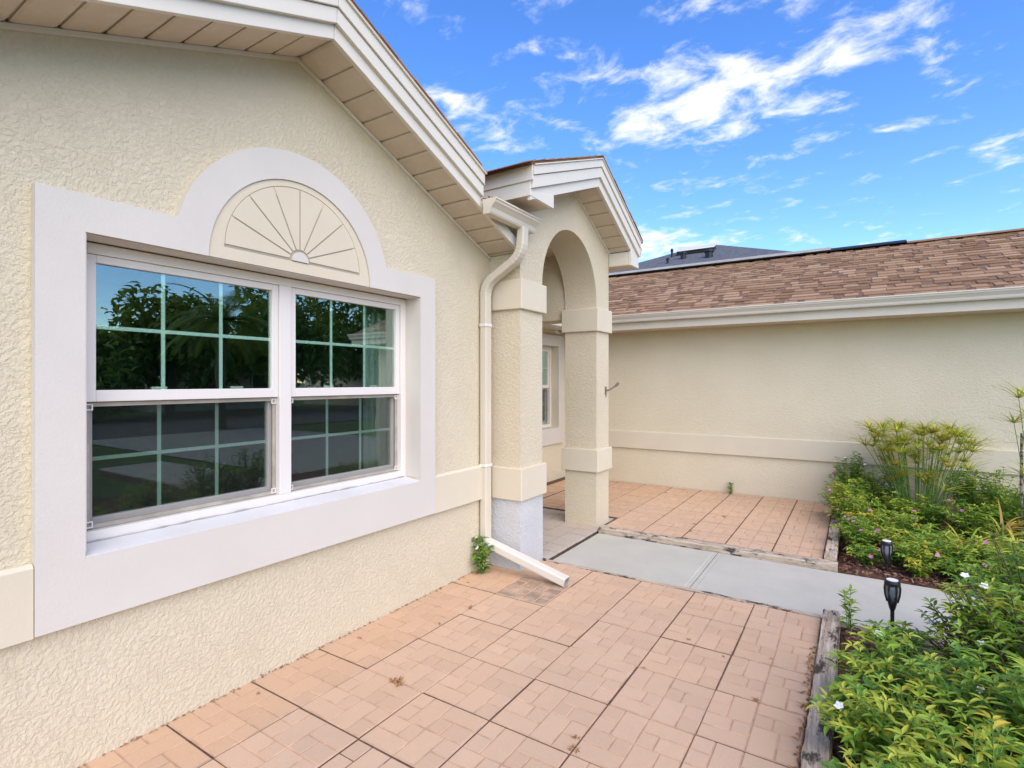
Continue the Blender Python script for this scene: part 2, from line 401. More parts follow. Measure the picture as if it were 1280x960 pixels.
T = .4085
def paver_mesh(name, mats, size=T - .0062, flat=False):
    mats = [mats, M['groove_dirt']]
    mb = MB(); hs_ = size / 2; r = .0026
    zt, zb = 0.0, -.0035
    # body
    b = .002
    mb.add([(-hs_, -hs_, -.045), (hs_, -hs_, -.045), (hs_, hs_, -.045), (-hs_, hs_, -.045),
            (-hs_, -hs_, zb - b), (hs_, -hs_, zb - b), (hs_, hs_, zb - b), (-hs_, hs_, zb - b),
            (-hs_ + b, -hs_ + b, zb), (hs_ - b, -hs_ + b, zb), (hs_ - b, hs_ - b, zb), (-hs_ + b, hs_ - b, zb)],
           [(0, 1, 5, 4), (1, 2, 6, 5), (2, 3, 7, 6), (3, 0, 4, 7), (4, 5, 9, 8), (5, 6, 10, 9), (6, 7, 11, 10), (7, 4, 8, 11), (8, 9, 10, 11)], 1)
    pads = [(0, .75, .22, 1), (0, .5, .22, .75), (.22, .5, .5, 1),
            (.5, .75, 1, 1), (.5, .5, .70, .75), (.70, .5, 1, .75),
            (0, .25, .30, .5), (.30, .25, .5, .5), (0, 0, .5, .25),
            (.5, 0, .78, .5), (.78, .25, 1, .5), (.78, 0, 1, .25)]
    g2 = .0026
    for x0, y0, x1, y1 in pads:
        X0, X1 = -hs_ + b + x0 * (size - 2 * b) + g2, -hs_ + b + x1 * (size - 2 * b) - g2
        Y0, Y1 = -hs_ + b + y0 * (size - 2 * b) + g2, -hs_ + b + y1 * (size - 2 * b) - g2
        if x0 == 0: X0 -= g2 - .001
        if y0 == 0: Y0 -= g2 - .001
        if x1 == 1: X1 += g2 - .001
        if y1 == 1: Y1 += g2 - .001
        mb.add([(X0, Y0, zb), (X1, Y0, zb), (X1, Y1, zb), (X0, Y1, zb), (X0 + r, Y0 + r, zt), (X1 - r, Y0 + r, zt), (X1 - r, Y1 - r, zt), (X0 + r, Y1 - r, zt)],
               [(0, 1, 5, 4), (1, 2, 6, 5), (2, 3, 7, 6), (3, 0, 4, 7)], 1)
        n0 = len(mb.v); mb.f.append((n0 - 4, n0 - 3, n0 - 2, n0 - 1)); mb.mi.append(0)
    return mb.mesh(name, mats)
pm = paver_mesh('paver', M['paver']); pm_wall = paver_mesh('paver_deep', M['paver_wall']); pm_st = paver_mesh('paver_stained', M['paver_stain'])
# front patio
base = MB().box(-2.645, -.19, -.46, 4.052, -.15, -.0042).build('front_patio', M['joint'], kind='structure')
rp = random.Random(3)
for c in range(6):
    for r_ in range(11):
        cx = -.395 - c * .4075; cy = 4.045 - T * (r_ + .5)
        me = pm_wall if c == 5 else pm
        if c == 4 and r_ == 1: me = pm_st
        o = link('paver', me, base, (cx + rp.uniform(-.003, .003), cy + rp.uniform(-.004, .004), rp.uniform(-.0005, .0025)),
                 (rp.uniform(-.003, .003), rp.uniform(-.003, .003), rp.choice([0, 0, math.pi]) + rp.uniform(-.006, .006)))
# back patio
ZB = .03
base = MB().prism([(-.235, 5.29), (-.235, 7.79), (-3.95, 7.79), (-3.95, 5.68), (-2.27, 5.68), (-2.27, 5.29)], 'Z', -.15, ZB - .0042).build('back_patio', M['joint'], kind='structure')
TB = .4; pmb = paver_mesh('paver_back', M['paver'], TB - .009); pmb2 = paver_mesh('paver_back_deep', M['paver_wall'], TB - .009)  # second mesh is the same slab in the deeper terracotta
offs = [5.565, 5.565, 6.03, 6.03, 6.05, 6.08, 6.08, 6.08, 6.08]
for c in range(9):
    x1 = -.24 - c * TB; cx = x1 - TB / 2 - .003
    y_ = offs[c] - 2 * TB if offs[c] > 5.9 else offs[c] - TB
    while y_ < 7.8:
        lo, hi = max(y_, 5.29 if cx > -2.25 else 5.685), min(y_ + TB, 7.785)
        if hi - lo > .03:
            sy = (hi - lo - .017) / (TB - .009)
            o = link('paver', pmb if cx > -2.2 else pmb2, base, (cx, (lo + hi) / 2, ZB + rp.uniform(0, .0015)), (rp.uniform(-.002, .002), rp.uniform(-.002, .002), 0))
            o.scale = (.999 if cx > -3.6 else .9, sy, 1)
        y_ += TB
# entry floor under the portico
base = MB().box(-3.95, -2.285, 4.085, 5.675, -.15, .0075).build('entry_floor', M['joint'], kind='structure')
tm = MB().box(-.102, .102, -.102, .102, -.02, 0).mesh('entry_tile', M['tile'])
for i in range(8):
    for j in range(8):
        if -2.39 - i * .21 < -2.3 and not (i < 2 and j < 0):
            o = link('tile', tm, base, (-2.380 - i * .209, 4.185 + j * .2 + (i % 2) * .0, .012 + rp.uniform(-.002, .002)), (0, 0, rp.uniform(-.012, .012)))
            o.scale = (.985, .94, 1)
# walkway slabs
walk = MB().box(-2.27, 6, 4.11, 5.17, -.16, -.055).build('walkway', M['joint'], kind='structure')
xs = [-2.265, -1.075, .62, 1.86, 3.1, 6]
for i in range(5):
    x0, x1 = xs[i] + .004, xs[i + 1] - .004
    mb = MB()
    e = .035
    zs = -.022
    # slab with tooled flat margin at its joints
    mb.box(x0, x1, 4.115, 5.165, -.10, zs - .003)
    mb.add([(x0 + e, 4.12, zs - .003), (x1 - e, 4.12, zs - .003), (x1 - e, 5.16, zs - .003), (x0 + e, 5.16, zs - .003),
            (x0 + e + .004, 4.124, zs), (x1 - e - .004, 4.124, zs), (x1 - e - .004, 5.156, zs), (x0 + e + .004, 5.156, zs)],
           [(0, 1, 5, 4), (1, 2, 6, 5), (2, 3, 7, 6), (3, 0, 4, 7), (4, 5, 6, 7)])
    mb.build('slab', M['concrete'], walk)
# garden beds
def bed(name, x0, x1, y0, y1, seed):
    rr = random.Random(seed); nx, ny = 44, 44; vs = []; fs = []
    for j in range(ny + 1):
        for i in range(nx + 1):
            x = x0 + (x1 - x0) * i / nx; y = y0 + (y1 - y0) * j / ny
            e = min(i, nx - i, j, ny - j, 3) / 3
            vs.append((x, y, -.075 + e * .05 + rr.uniform(-.012, .012)))
    for j in range(ny):
        for i in range(nx):
            a = j * (nx + 1) + i; fs.append((a, a + 1, a + nx + 2, a + nx + 1))
    b = MB().add(vs, fs).build(name, M['mulch'], kind='structure')
    mb = MB()
    for _ in range(5200):
        x, y = rr.uniform(x0 + .03, min(x1, 1.9) - .03), rr.uniform(max(y0, .8) + .03, y1 - .03)
        L, w_ = rr.uniform(.015, .05), rr.uniform(.006, .016); a = rr.uniform(0, 6.28); tz = rr.uniform(-.35, .35)
        d = Vector((math.cos(a), math.sin(a), tz)) * L; u = Vector((-math.sin(a), math.cos(a), rr.uniform(-.4, .4))) * w_
        p = Vector((x, y, -.018 + rr.uniform(-.006, .02)))
        n_ = Vector((0, 0, .004))
        q = [p - d / 2 - u / 2, p + d / 2 - u / 2 * rr.uniform(.3, 1), p + d / 2 + u / 2, p - d / 2 + u / 2 * rr.uniform(.4, 1)]
        mb.add(q + [v - n_ for v in q], [(0, 1, 2, 3), (0, 4, 5, 1), (1, 5, 6, 2), (2, 6, 7, 3), (3, 7, 4, 0)])
    o = mb.build('bark_mulch', M['chip'], b); o['kind'] = 'stuff'
bed('front_garden_bed', -.085, 3.2, -1.5, 4.095, 5)
bed('back_garden_bed', -.14, 2.7, 5.18, 7.775, 6)
# timbers
def timber(x0, x1, y0, y1, z0, z1, label, along='Y', seed=0, amp=.005):
    rr = random.Random(seed)
    L = (y1 - y0) if along == 'Y' else (x1 - x0); w_ = (x1 - x0) if along == 'Y' else (y1 - y0); h = z1 - z0
    n = max(6, int(L / .05)); vs = []; fs = []
    sec = [(-.5, 0), (-.5, .9), (-.44, 1), (-.15, 1), (.15, 1), (.44, 1), (.5, .9), (.5, 0)]; k = len(sec)
    for i in range(n + 1):
        t = -L / 2 + L * i / n
        for a, b_ in sec:
            j = rr.uniform(-amp, amp) if b_ > 0 else 0
            vs.append((a * w_ + rr.uniform(-amp, amp) * .6, t + (rr.uniform(-amp, amp) if i in (0, n) else 0), b_ * h + j * (1 if b_ == 1 else .5)))
    for i in range(n):
        for q in range(k): fs.append((i * k + q, i * k + (q + 1) % k, (i + 1) * k + (q + 1) % k, (i + 1) * k + q))
    fs += [tuple(range(k)), tuple(range(n * k, n * k + k))[::-1]]
    mb = MB().add(vs, [f[::-1] for f in fs])
    o = mb.build('edging_timber', M['timber'], smooth=False)
    o.location = ((x0 + x1) / 2, (y0 + y1) / 2, z0)
    if along == 'X': o.rotation_euler = (0, 0, R(-90))
    o['label'] = label; o['category'] = 'timber'
    return o
timber(-.188, -.09, -.45, 4.105, -.09, .045, 'long weathered grey timber with black rot, edging the front patio beside plants', 'Y', 1)
timber(-2.262, -.135, 5.172, 5.285, -.09, .035, 'weathered timber step between the grey walkway and the back patio', 'X', 2)
timber(-.235, -.145, 5.29, 6.9, -.06, .075, 'short grey timber edging the back patio beside pink flowers', 'Y', 3)
timber(-2.27, -.2, 4.055, 4.108, -.1, -.002, 'thin weathered board along the walkway edge of the front patio', 'X', 4, .003)
timber(.55, 3.0, 4.052, 4.108, -.1, .02, 'grey board edging the walkway behind the front leafy plants', 'X', 5, .004)

# ------------------------------------------------------------------ THE HOUSE
house = thing('house', (-2.63, 3.72, 0), 'cream stucco single-storey house with white trim, arched portico and brown shingled wing', 'house')
XW = -2.63            # street face of the gable wall
YP, ZP, SL = 1.86, 3.362, .405
soff = lambda y: ZP - SL * abs(y - YP)
OY0, OY1, OZ0, OZ1 = .87, 2.822, .848, 2.15
top = soff
w0 = XW - .22
mb = MB()
mb.prism([(0, -.16), (3.72, -.16), (3.72, OZ0), (0, OZ0)], 'X', w0, XW)
mb.prism([(0, OZ0), (OY0, OZ0), (OY0, OZ1), (0, OZ1)], 'X', w0, XW)
mb.prism([(OY1, OZ0), (3.72, OZ0), (3.72, OZ1), (OY1, OZ1)], 'X', w0, XW)
mb.prism([(0, OZ1), (3.72, OZ1), (3.72, soff(3.72) + .02), (YP, ZP + .02), (0, soff(0) + .02)], 'X', w0, XW)
mb.build('gable_wall', M['stucco'], house)
# body of the house behind (side walls, back of room)
mb = MB()
mb.box(-9, w0, -.0, .2, -.16, 2.6); mb.box(-9, w0, 3.5, 3.719, -.16, 2.6)
mb.box(-9.2, -9, 0, 3.72, -.16, 2.6)
mb.build('side_wall', M['stucco'], house)
# belt bands on the gable wall
for y0, y1 in ((.0, .712), (2.98, 3.719)):
    MB().prism([(XW + .001, .585), (XW + .036, .585), (XW + .036, .85), (XW + .022, .865), (XW + .001, .865)], 'Y', y0, y1).build('belt_band', M['band'], house, bevel=.002)
# window surround: one flat moulded frame with the half-round top
def arc(cy, cz, r, a0, a1, n): return [(cy + r * math.cos(a0 + (a1 - a0) * i / n), cz + r * math.sin(a0 + (a1 - a0) * i / n)) for i in range(n + 1)]
CY, CZ = 1.855, 2.152
SY0, SY1, SZ0, SZ1 = .714, 2.978, .592, 2.30
ro, ri = .655, .502
aR = math.asin((SZ1 - CZ) / ro)
xs0, xs1 = XW + .001, XW + .042
mb = MB()
mb.prism([(SY0, SZ0), (SY1, SZ0), (SY1, OZ0), (SY0, OZ0)], 'X', xs0, xs1)
mb.prism([(SY0, OZ0), (OY0, OZ0), (OY0, OZ1), (SY0, OZ1)], 'X', xs0, xs1)
mb.prism([(OY1, OZ0), (SY1, OZ0), (SY1, OZ1), (OY1, OZ1)], 'X', xs0, xs1)
outer = [(SY0, OZ1), (SY0, SZ1)] + arc(CY, CZ, ro, math.pi - aR, aR, 48) + [(SY1, SZ1), (SY1, OZ1)]
inner = arc(CY, CZ - .002, ri, 0, math.pi, 40)
mb.prism(outer + inner, 'X', xs0, xs1)
sur = mb.build('window_surround', M['surround'], house)
# head ornament: cream half-round panel with sunburst grooves
fan = MB().prism(arc(CY, CZ, ri - .003, 0, math.pi, 40), 'X', XW + .001, XW + .028).build('fan_panel', M['fan'], house)
R2 = .418; z0f = CZ + .072
panes = []
hub = .052
for k in range(8):
    a0, a1 = math.pi * k / 8, math.pi * (k + 1) / 8
    gp = .0042
    pts = []
    for r_, aa in ((hub + .012, 1), (R2, -1)):
        da = gp / r_
        seq = [a0 + da + (a1 - a0 - 2 * da) * i / 6 for i in range(7)]
        if aa < 0: seq = seq[::-1]
        pts += [(CY + r_ * math.cos(t), z0f + r_ * .93 * math.sin(t)) for t in seq]
    MB().prism(pts, 'X', XW + .028, XW + .033).build('ray_panel', M['fan'], fan)
# outer rim of the fan: leaves a thin groove round the rays
zb_ = z0f - .0125; ab_ = math.asin((zb_ - CZ) / (ri - .003))
rim = arc(CY, CZ, ri - .003, ab_, math.pi - ab_, 40)
inr = [(CY + (R2 + .006) * math.cos(t), z0f - .0125 + (R2 * .93 + .018) * math.sin(t)) for t in [math.pi - math.pi * i / 40 for i in range(41)]]
MB().prism(rim + inr, 'X', XW + .028, XW + .033).build('fan_rim', M['fan'], fan)
MB().prism(arc(CY, CZ, ri - .003, 0, ab_, 4) + arc(CY, CZ, ri - .003, math.pi - ab_, math.pi, 4), 'X', XW + .028, XW + .033).build('fan_base', M['fan'], fan)
MB().prism(arc(CY, z0f - .008, hub, 0, math.pi, 16), 'X', XW + .028, XW + .040).build('fan_hub', M['surround'], fan)
MB().add([(XW + .0285, CY + a, b) for a, b in ((-R2 - .008, z0f - .012), (R2 + .008, z0f - .012), (R2 * .8, z0f + R2 * .58), (0, z0f + R2 * .93), (-R2 * .8, z0f + R2 * .58))], [(0, 1, 2, 3, 4)]).build('fan_groove', M['groove'], fan)

# the twin sash window
win = bpy.data.objects.new('window', None)
XF = XW - .098           # face of the vinyl frame
mb = MB()
fy0, fy1, fz0, fz1 = OY0, OY1, OZ0 + .022, OZ1 - .008
mb.box(XF - .08, XF, fy0 + .002, fy0 + .052, fz0, fz1)
mb.box(XF - .08, XF, fy1 - .052, fy1 - .002, fz0, fz1)
mb.box(XF - .08, XF, fy0 + .052, fy1 - .052, fz1 - .045, fz1)
mb.box(XF - .08, XF, fy0 + .052, fy1 - .052, fz0, fz0 + .045)
mb.box(XF - .08, XF, 1.818, 1.892, fz0 + .045, fz1 - .045)
win = mb.build('window', M['vinyl'], house, bevel=.003)
MB().prism([(XF - .0, OZ0 + .0), (XW + .0425, OZ0 - .0), (XW + .0425, OZ0 + .004), (XF + .0, OZ0 + .024)], 'Y', OY0 + .001, OY1 - .001).build('window_sill', M['sillpaint'], win)
# ragged old caulk along the sill
rr = random.Random(21)
pts = []
for i in range(60):
    y_ = OY0 + .02 + (OY1 - OY0 - .04) * i / 59
    pts.append((XF + .004 + rr.uniform(0, .006), y_, OZ0 + .026 + rr.uniform(-.002, .002)))
MB().tube(pts, [rr.uniform(.0015, .006) for _ in pts], 5).build('caulk', M['caulk'], win)
mb = MB(); mb.box(XF, XW + .041, OY0 + .0005, OY0 + .003, OZ0 + .026, OZ1 - .003); mb.box(XF, XW + .041, OY1 - .003, OY1 - .0005, OZ0 + .026, OZ1 - .003); mb.box(XF, XW + .027, OY0 + .003, OY1 - .003, OZ1 - .003, OZ1 - .0005)
mb.build('reveal_lining', M['surround'], win)
def frame(mb, x0, x1, y0, y1, z0, z1, wl_, wr, wb, wt):
    mb.box(x0, x1, y0, y0 + wl_, z0, z1); mb.box(x0, x1, y1 - wr, y1, z0, z1)
    mb.box(x0, x1, y0 + wl_, y1 - wr, z0, z0 + wb); mb.box(x0, x1, y0 + wl_, y1 - wr, z1 - wt, z1)
def sash_pair(y0, y1, z0, z1, zm, par, xf, screen=True, cols=3, rows=2):
    # upper sash sits forward, lower sash behind with the screen in front of it
    mb = MB(); frame(mb, xf - .05, xf - .012, y0, y1, zm - .005, z1, .036, .036, .05, .034)
    mb.build('upper_sash', M['vinyl'], par, bevel=.003)
    MB().box(xf - .034, xf - .030, y0 + .037, y1 - .037, zm + .046, z1 - .035).build('pane', M['glass'], par)
    gy0, gy1, gz0, gz1 = y0 + .036, y1 - .036, zm + .045, z1 - .034
    def grid(gy0, gy1, gz0, gz1, x):
        for k in range(1, cols):
            yy = gy0 + (gy1 - gy0) * k / cols
            MB().box(x - .004, x, yy - .0085, yy + .0085, gz0, gz1).build('muntin', M['muntin'], par)
        for k in range(1, rows):
            zz = gz0 + (gz1 - gz0) * k / rows
            MB().box(x - .005, x - .001, gy0, gy1, zz - .0085, zz + .0085).build('muntin', M['muntin'], par)
    grid(gy0, gy1, gz0, gz1, xf - .0365)
    mb = MB(); frame(mb, xf - .088, xf - .052, y0, y1, z0, zm + .04, .036, .036, .045, .04)
    mb.build('lower_sash', M['vinyl'], par, bevel=.003)
    MB().box(xf - .073, xf - .069, y0 + .037, y1 - .037, z0 + .046, zm - .001).build('pane', M['glass'], par)
    grid(y0 + .036, y1 - .036, z0 + .045, zm - .002, xf - .0755)
    for yy in (y0 + .33 * (y1 - y0), y0 + .75 * (y1 - y0)):
        MB().box(xf - .05, xf - .036, yy - .035, yy + .035, zm + .046, zm + .058).build('sash_lock', M['vinyl'], par, bevel=.004)
    if screen:
        mb = MB(); frame(mb, xf - .046, xf - .036, y0 + .002, y1 - .002, z0 + .002, zm - .008, .018, .018, .018, .018)
        mb.build('screen_frame', M['metal'], par)
        MB().box(xf - .042, xf - .041, y0 + .019, y1 - .019, z0 + .019, zm - .025).build('insect_screen', M['screen'], par)
        for yy in (y0 + .016, y1 - .016):
            for zz in (z0 + .022, zm - .028):
                mb = MB(); frame(mb, xf - .036, xf - .028, yy - .014, yy + .014, zz - .014, zz + .014, .005, .005, .005, .005)
                mb.build('screen_clip', M['vinyl'], par)
sash_pair(fy0 + .053, 1.817, fz0 + .046, fz1 - .046, 1.47, win, XF)
sash_pair(1.893, fy1 - .053, fz0 + .046, fz1 - .046, 1.47, win, XF)
# room behind
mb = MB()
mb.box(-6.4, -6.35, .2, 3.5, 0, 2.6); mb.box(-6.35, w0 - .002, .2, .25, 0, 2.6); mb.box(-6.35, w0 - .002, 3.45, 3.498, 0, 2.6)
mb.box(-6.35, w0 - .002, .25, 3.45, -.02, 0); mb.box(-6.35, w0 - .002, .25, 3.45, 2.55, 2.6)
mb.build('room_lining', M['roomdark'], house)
def curtain(y0, y1, x, z0, z1, par, folds):
    n = folds * 6; vs = []; fs = []
    for i in range(n + 1):
        t = i / n; xx = x + .03 * math.sin(t * folds * 2 * math.pi); yy = y0 + (y1 - y0) * t
        vs += [(xx, yy, z0), (xx, yy, z1)]
    for i in range(n): fs.append((2 * i, 2 * i + 2, 2 * i + 3, 2 * i + 1))
    MB().add(vs, fs).build('curtain', M['curtain'], par, smooth=True)
curtain(.55, .98, w0 - .10, .45, 2.3, house, 7); curtain(2.62, 3.1, w0 - .10, .45, 2.3, house, 8)

# rake soffit and boards of the gable
XR = -2.315
def rake_run(par, yp, zf, ya, yb, x0, x1, step=.152, first=0.0):
    # soffit panels laid across the rake between wall and board
    n = int(abs(yb - ya) / step) ; sgn = 1 if yb > ya else -1
    for i in range(n + 1):
        a = ya + sgn * i * step; b = a + sgn * (step)
        if (b - yb) * sgn > 0: b = yb
        if abs(b - a) < .02: continue
        g_ = .006 * sgn
        lo, hi = (a + g_, b - g_)
        m1, m2 = lo + .012 * sgn, hi - .012 * sgn
        MB().prism([(lo, zf(lo) + .005), (m1, zf(m1)), (m2, zf(m2)), (hi, zf(hi) + .005), (hi, zf(hi) + .013), (lo, zf(lo) + .013)], 'X', x0, x1).build('soffit_panel', M['soffit'], par)
    MB().prism([(ya, zf(ya) + .014), (yb, zf(yb) + .014), (yb, zf(yb) + .03), (ya, zf(ya) + .03)], 'X', x0 - .02, x1).build('soffit_backing', M['fascia'], par)
soffit_root = MB().prism([(0, soff(0) - .022), (YP, ZP - .022), (3.715, soff(3.715) - .022), (3.715, soff(3.715) - .002), (YP, ZP - .002), (0, soff(0) - .002)], 'X', XW + .001, XW + .016).build('soffit_trim', M['fascia'], house)
rake_run(soffit_root, YP, soff, YP + .003, 3.712, XW + .002, XR - .012)
rake_run(soffit_root, YP, soff, YP - .003, -.35, XW + .002, XR - .012)
def rake_board(par, zf, ya, yb, o0, o1, x0, x1, name='rake_board', lip=True):
    MB().prism([(ya, zf(ya) + o0), (yb, zf(yb) + o0), (yb, zf(yb) + o1), (ya, zf(ya) + o1)], 'X', x0, x1).build(name, M['fascia'], par, bevel=.0025)
for sgn, yl1, yl in ((1, 3.715, 3.17), (-1, -.4, -.4)):
    ya = YP + sgn * .0015
    rake_board(house, soff, ya, yl1, -.004, .082, XR - .028, XR)
    rake_board(house, soff, ya, yl, .072, .152, XR - .028, XR + .024)
    rake_board(house, soff, ya, yl, .156, .232, XR - .028, XR + .036)
    rake_board(house, soff, ya, yl, .232, .243, XR - .06, XR + .05, 'drip_edge')
# gable roof
mb = MB()
for sgn, yl in ((1, 3.19), (-1, -.42)):
    mb.prism([(YP, ZP + .244), (yl, soff(yl) + .244), (yl, soff(yl) + .262), (YP, ZP + .262)], 'X', -9, XR + .042)
mb.build('gable_roof', M['shingle'], house)
# shingle butts on the rake edge
sh = MB()
for sgn, yl in ((1, 3.15), (-1, -.3)):
    yy = YP
    while (yy - yl) * sgn < -.06:
        a, b = yy, yy + sgn * .14
        sh.prism([(a, soff(a) + .263), (b, soff(b) + .263), (b, soff(b) + .268), (a, soff(a) + .276)], 'X', XR - .3, XR + .046 + random.uniform(0, .008))
        yy = b
sh.build('rake_shingles', M['shingle'], house)
# apron of roof feeding the short gutter, closing the corner between gable and portico
MB().prism([(-2.33, 2.86), (-2.30, 2.875), (-4.4, 3.62), (-4.4, 3.58)], 'Y', 3.2, 3.46).build('valley_roof', M['shingle'], house)

# short front gutter at the foot of the rake
def kgut(back, topz, s, depth=.115, h=.105):
    # K-style gutter section; s = +1 if the lip is on the + side of the back
    P_ = [(0, 0), (0, -h), (.058, -h), (.066, -h + .012), (.072, -.062), (.094, -.036), (.105, -.026), (.108, -.010), (depth, -.008), (depth, .004),
          (depth - .014, .004), (depth - .014, -.004), (.094, -.008), (.088, -.026), (.064, -.054), (.056, -.09), (.004, -h + .006), (.004, 0)]
    return [(back + s * a, topz + b) for a, b in P_]
gut = MB().prism(kgut(-2.283, 2.875, 1), 'Y', 3.155, 3.79).build('gutter', M['gutter'], house)
MB().prism([(-2.282, 2.875), (-2.282, 2.77), (-2.225, 2.77), (-2.205, 2.815), (-2.176, 2.845), (-2.172, 2.878)], 'Y', 3.150, 3.1545).build('gutter_cap', M['gutter'], gut)
# leaf litter caught in the gutter end
lm = MB(); rr = random.Random(4)
for _ in range(26):
    p = Vector((rr.uniform(-2.30, -2.22), rr.uniform(3.16, 3.32), 2.878 + rr.uniform(0, .02)))
    lm.leaf(p, Vector((rr.uniform(-1, 1), rr.uniform(-1, 1), rr.uniform(-.2, .6))), Vector((0, 0, 1)), .035, .012)
o = lm.build('leaf_litter', M['dry'], gut); o['kind'] = 'stuff'

# downspout: ribbed rectangular pipe with two elbows and a loose run-off length
def rect_sweep(path, w_, d_, roll, n_c=3, rib=None):
    """rounded-rectangle pipe along a path; roll = vector that the width follows"""
    sec = []
    r_ = .012
    for cx, cy, a in ((w_ / 2 - r_, d_ / 2 - r_, 0), (-w_ / 2 + r_, d_ / 2 - r_, 90), (-w_ / 2 + r_, -d_ / 2 + r_, 180), (w_ / 2 - r_, -d_ / 2 + r_, 270)):
        for k in range(n_c + 1):
            t = R(a + 90 * k / n_c); sec.append((cx + r_ * math.cos(t), cy + r_ * math.sin(t)))
    path = [Vector(p) for p in path]; vs = []; fs = []; k = len(sec)
    for i, p in enumerate(path):
        d = (path[min(i + 1, len(path) - 1)] - path[max(i - 1, 0)]).normalized()
        u = (roll - d * roll.dot(d)).normalized(); v = d.cross(u)
        s_ = 1.0 if rib is None else rib[i]
        vs += [p + u * a * s_ + v * b * s_ for a, b in sec]
    for i in range(len(path) - 1):
        for q in range(k): fs.append((i * k + q, i * k + (q + 1) % k, (i + 1) * k + (q + 1) % k, (i + 1) * k + q))
    return vs, fs, k
def bend(p0, p1, p2, n=8, r_=.5):
    p0, p1, p2 = map(Vector, (p0, p1, p2)); out = []
    a = p1 + (p0 - p1).normalized() * r_; b = p1 + (p2 - p1).normalized() * r_
    for i in range(n + 1):
        t = i / n; out.append(a * (1 - t) ** 2 + p1 * 2 * t * (1 - t) + b * t * t)
    return out
XD, YD = -2.585, 3.605
A, B_, C_ = Vector((-2.235, 3.625, 2.78)), Vector((-2.245, 3.62, 2.56)), Vector((XD, YD, 2.36))
b1 = bend(A, B_, C_, 12, .10); b2 = bend(B_, C_, (XD, YD, 1), 12, .10)
path = [A] + b1 + b2 + [Vector((XD, YD, z)) for z in (2.2, 1.5, .9, .25)]
ribs = [1.0] + [1.0 + (.035 if i % 2 else 0) for i in range(len(b1))] + [1.0 + (.035 if i % 2 else 0) for i in range(len(b2))] + [1.0] * 4
vs, fs, k = rect_sweep(path, .085, .065, Vector((0, 1, 0)), 3, ribs)
ds = MB().add(vs, fs).build('downspout', M['gutter'], house)
for z in (2.02, .865):
    vs, fs, k = rect_sweep([(XD, YD, z - .012), (XD, YD, z + .012)], .095, .075, Vector((0, 1, 0)))
    MB().add(vs, fs).build('strap', M['vinyl'], ds)
    MB().box(XD - .05, XD - .005, YD + .046, YD + .064, z - .011, z + .011).build('strap_tab', M['vinyl'], ds)
# run-off length lying on the pavers: open end shows a dark hollow
S0, S1 = Vector((-2.60, 3.60, .235)), Vector((-1.845, 3.622, .038))
vo, fo, k = rect_sweep([S0, S1], .088, .066, Vector((0, 1, .0)))
vi, fi, k = rect_sweep([S0, S1], .080, .058, Vector((0, 1, .0)))
mb = MB().add(vo, fo); mb.add(vi, [f[::-1] for f in fi], 1)
mb.add(vo[k:] + vi[k:], [(i, (i + 1) % k, k + (i + 1) % k, k + i) for i in range(k)])
mb.build('spout_extension', [M['fascia'], M['metal']], ds)

# ------------------------------------------------------------------ portico
XP, XPB = -2.32, -2.69
PY0, PY1 = 3.7205, 5.578
PPK, PZK = 4.72, 3.412
def psoff(y): return PZK - (.50 * (y - PPK) if y > PPK else .385 * (PPK - y))
AY0, AY1 = 4.085, 5.245
ac = (AY0 + AY1) / 2; ar = (AY1 - AY0) / 2; asp = 2.40
poly = [(PY0, -.16), (AY0, -.16), (AY0, asp)] + [(ac - ar * math.cos(math.pi * i / 40), asp + (ar + .03) * math.sin(math.pi * i / 40)) for i in range(1, 40)] + \
       [(AY1, asp), (AY1, -.16), (PY1, -.16), (PY1, psoff(PY1) + .03), (PPK, PZK + .03), (PY0, psoff(PY0) + .03)]
MB().prism(poly, 'X', XPB, XP).build('arch_wall', M['stucco'], house)
# bare primer on the foot of the near column
MB().box(XPB + .01, XP + .004, PY0 - .004, AY0 + .004, -.1, .575).build('column_foot', M['primer'], house)
def ring(name, y0, y1, z0, z1, p=.03, x0=XPB, x1=XP, mat='band'):
    MB().box(x0 - p, x1 + p, y0 - p, y1 + p, z0, z1).build(name, M[mat], house, bevel=.006)
ring('column_band', PY0, AY0, .575, .842, .03, XW + .075)
ring('column_band', PY0, AY0, 2.15, 2.393, .03, XW + .075)
ring('column_band', AY1, PY1, .592, .832, .03)
ring('column_band', AY1, PY1, 2.09, 2.336, .03)
# side beams and the entry ceiling
mb = MB()
mb.box(-4.6, XPB + .001, PY1 - .32, PY1 - .002, 2.235, 3.0)
mb.box(-4.6, XPB + .001, PY0 + .002, PY0 + .30, 2.235, 3.0)
mb.box(-4.6, XPB + .001, PY0 + .30, PY1 - .32, 2.95, 3.0)
mb.build('portico_beam', M['stucco'], house)
# recessed entry wall with its window
XE = -3.95
EY0, EY1, EZ0, EZ1 = 6.25, 7.41, .842, 2.105
mb = MB()
mb.prism([(3.72, -.16), (7.80, -.16), (7.80, EZ0), (3.72, EZ0)], 'X', XE - .2, XE)
mb.prism([(3.72, EZ0), (EY0, EZ0), (EY0, EZ1), (3.72, EZ1)], 'X', XE - .2, XE)
mb.prism([(EY1, EZ0), (7.80, EZ0), (7.80, EZ1), (EY1, EZ1)], 'X', XE - .2, XE)
mb.prism([(3.72, EZ1), (7.80, EZ1), (7.80, 2.62), (3.72, 2.62)], 'X', XE - .2, XE)
mb.build('entry_wall', M['stucco_wing'], house)
mb = MB(); frame(mb, XE + .001, XE + .04, EY0 - .16, EY1 + .165, .598, 2.268, .16, .165, .244, .163)
mb.build('entry_window_surround', M['surround'], house)
mb = MB(); frame(mb, XE - .17, XE - .09, EY0 + .002, EY1 - .002, EZ0 + .002, EZ1 - .002, .05, .05, .05, .045)
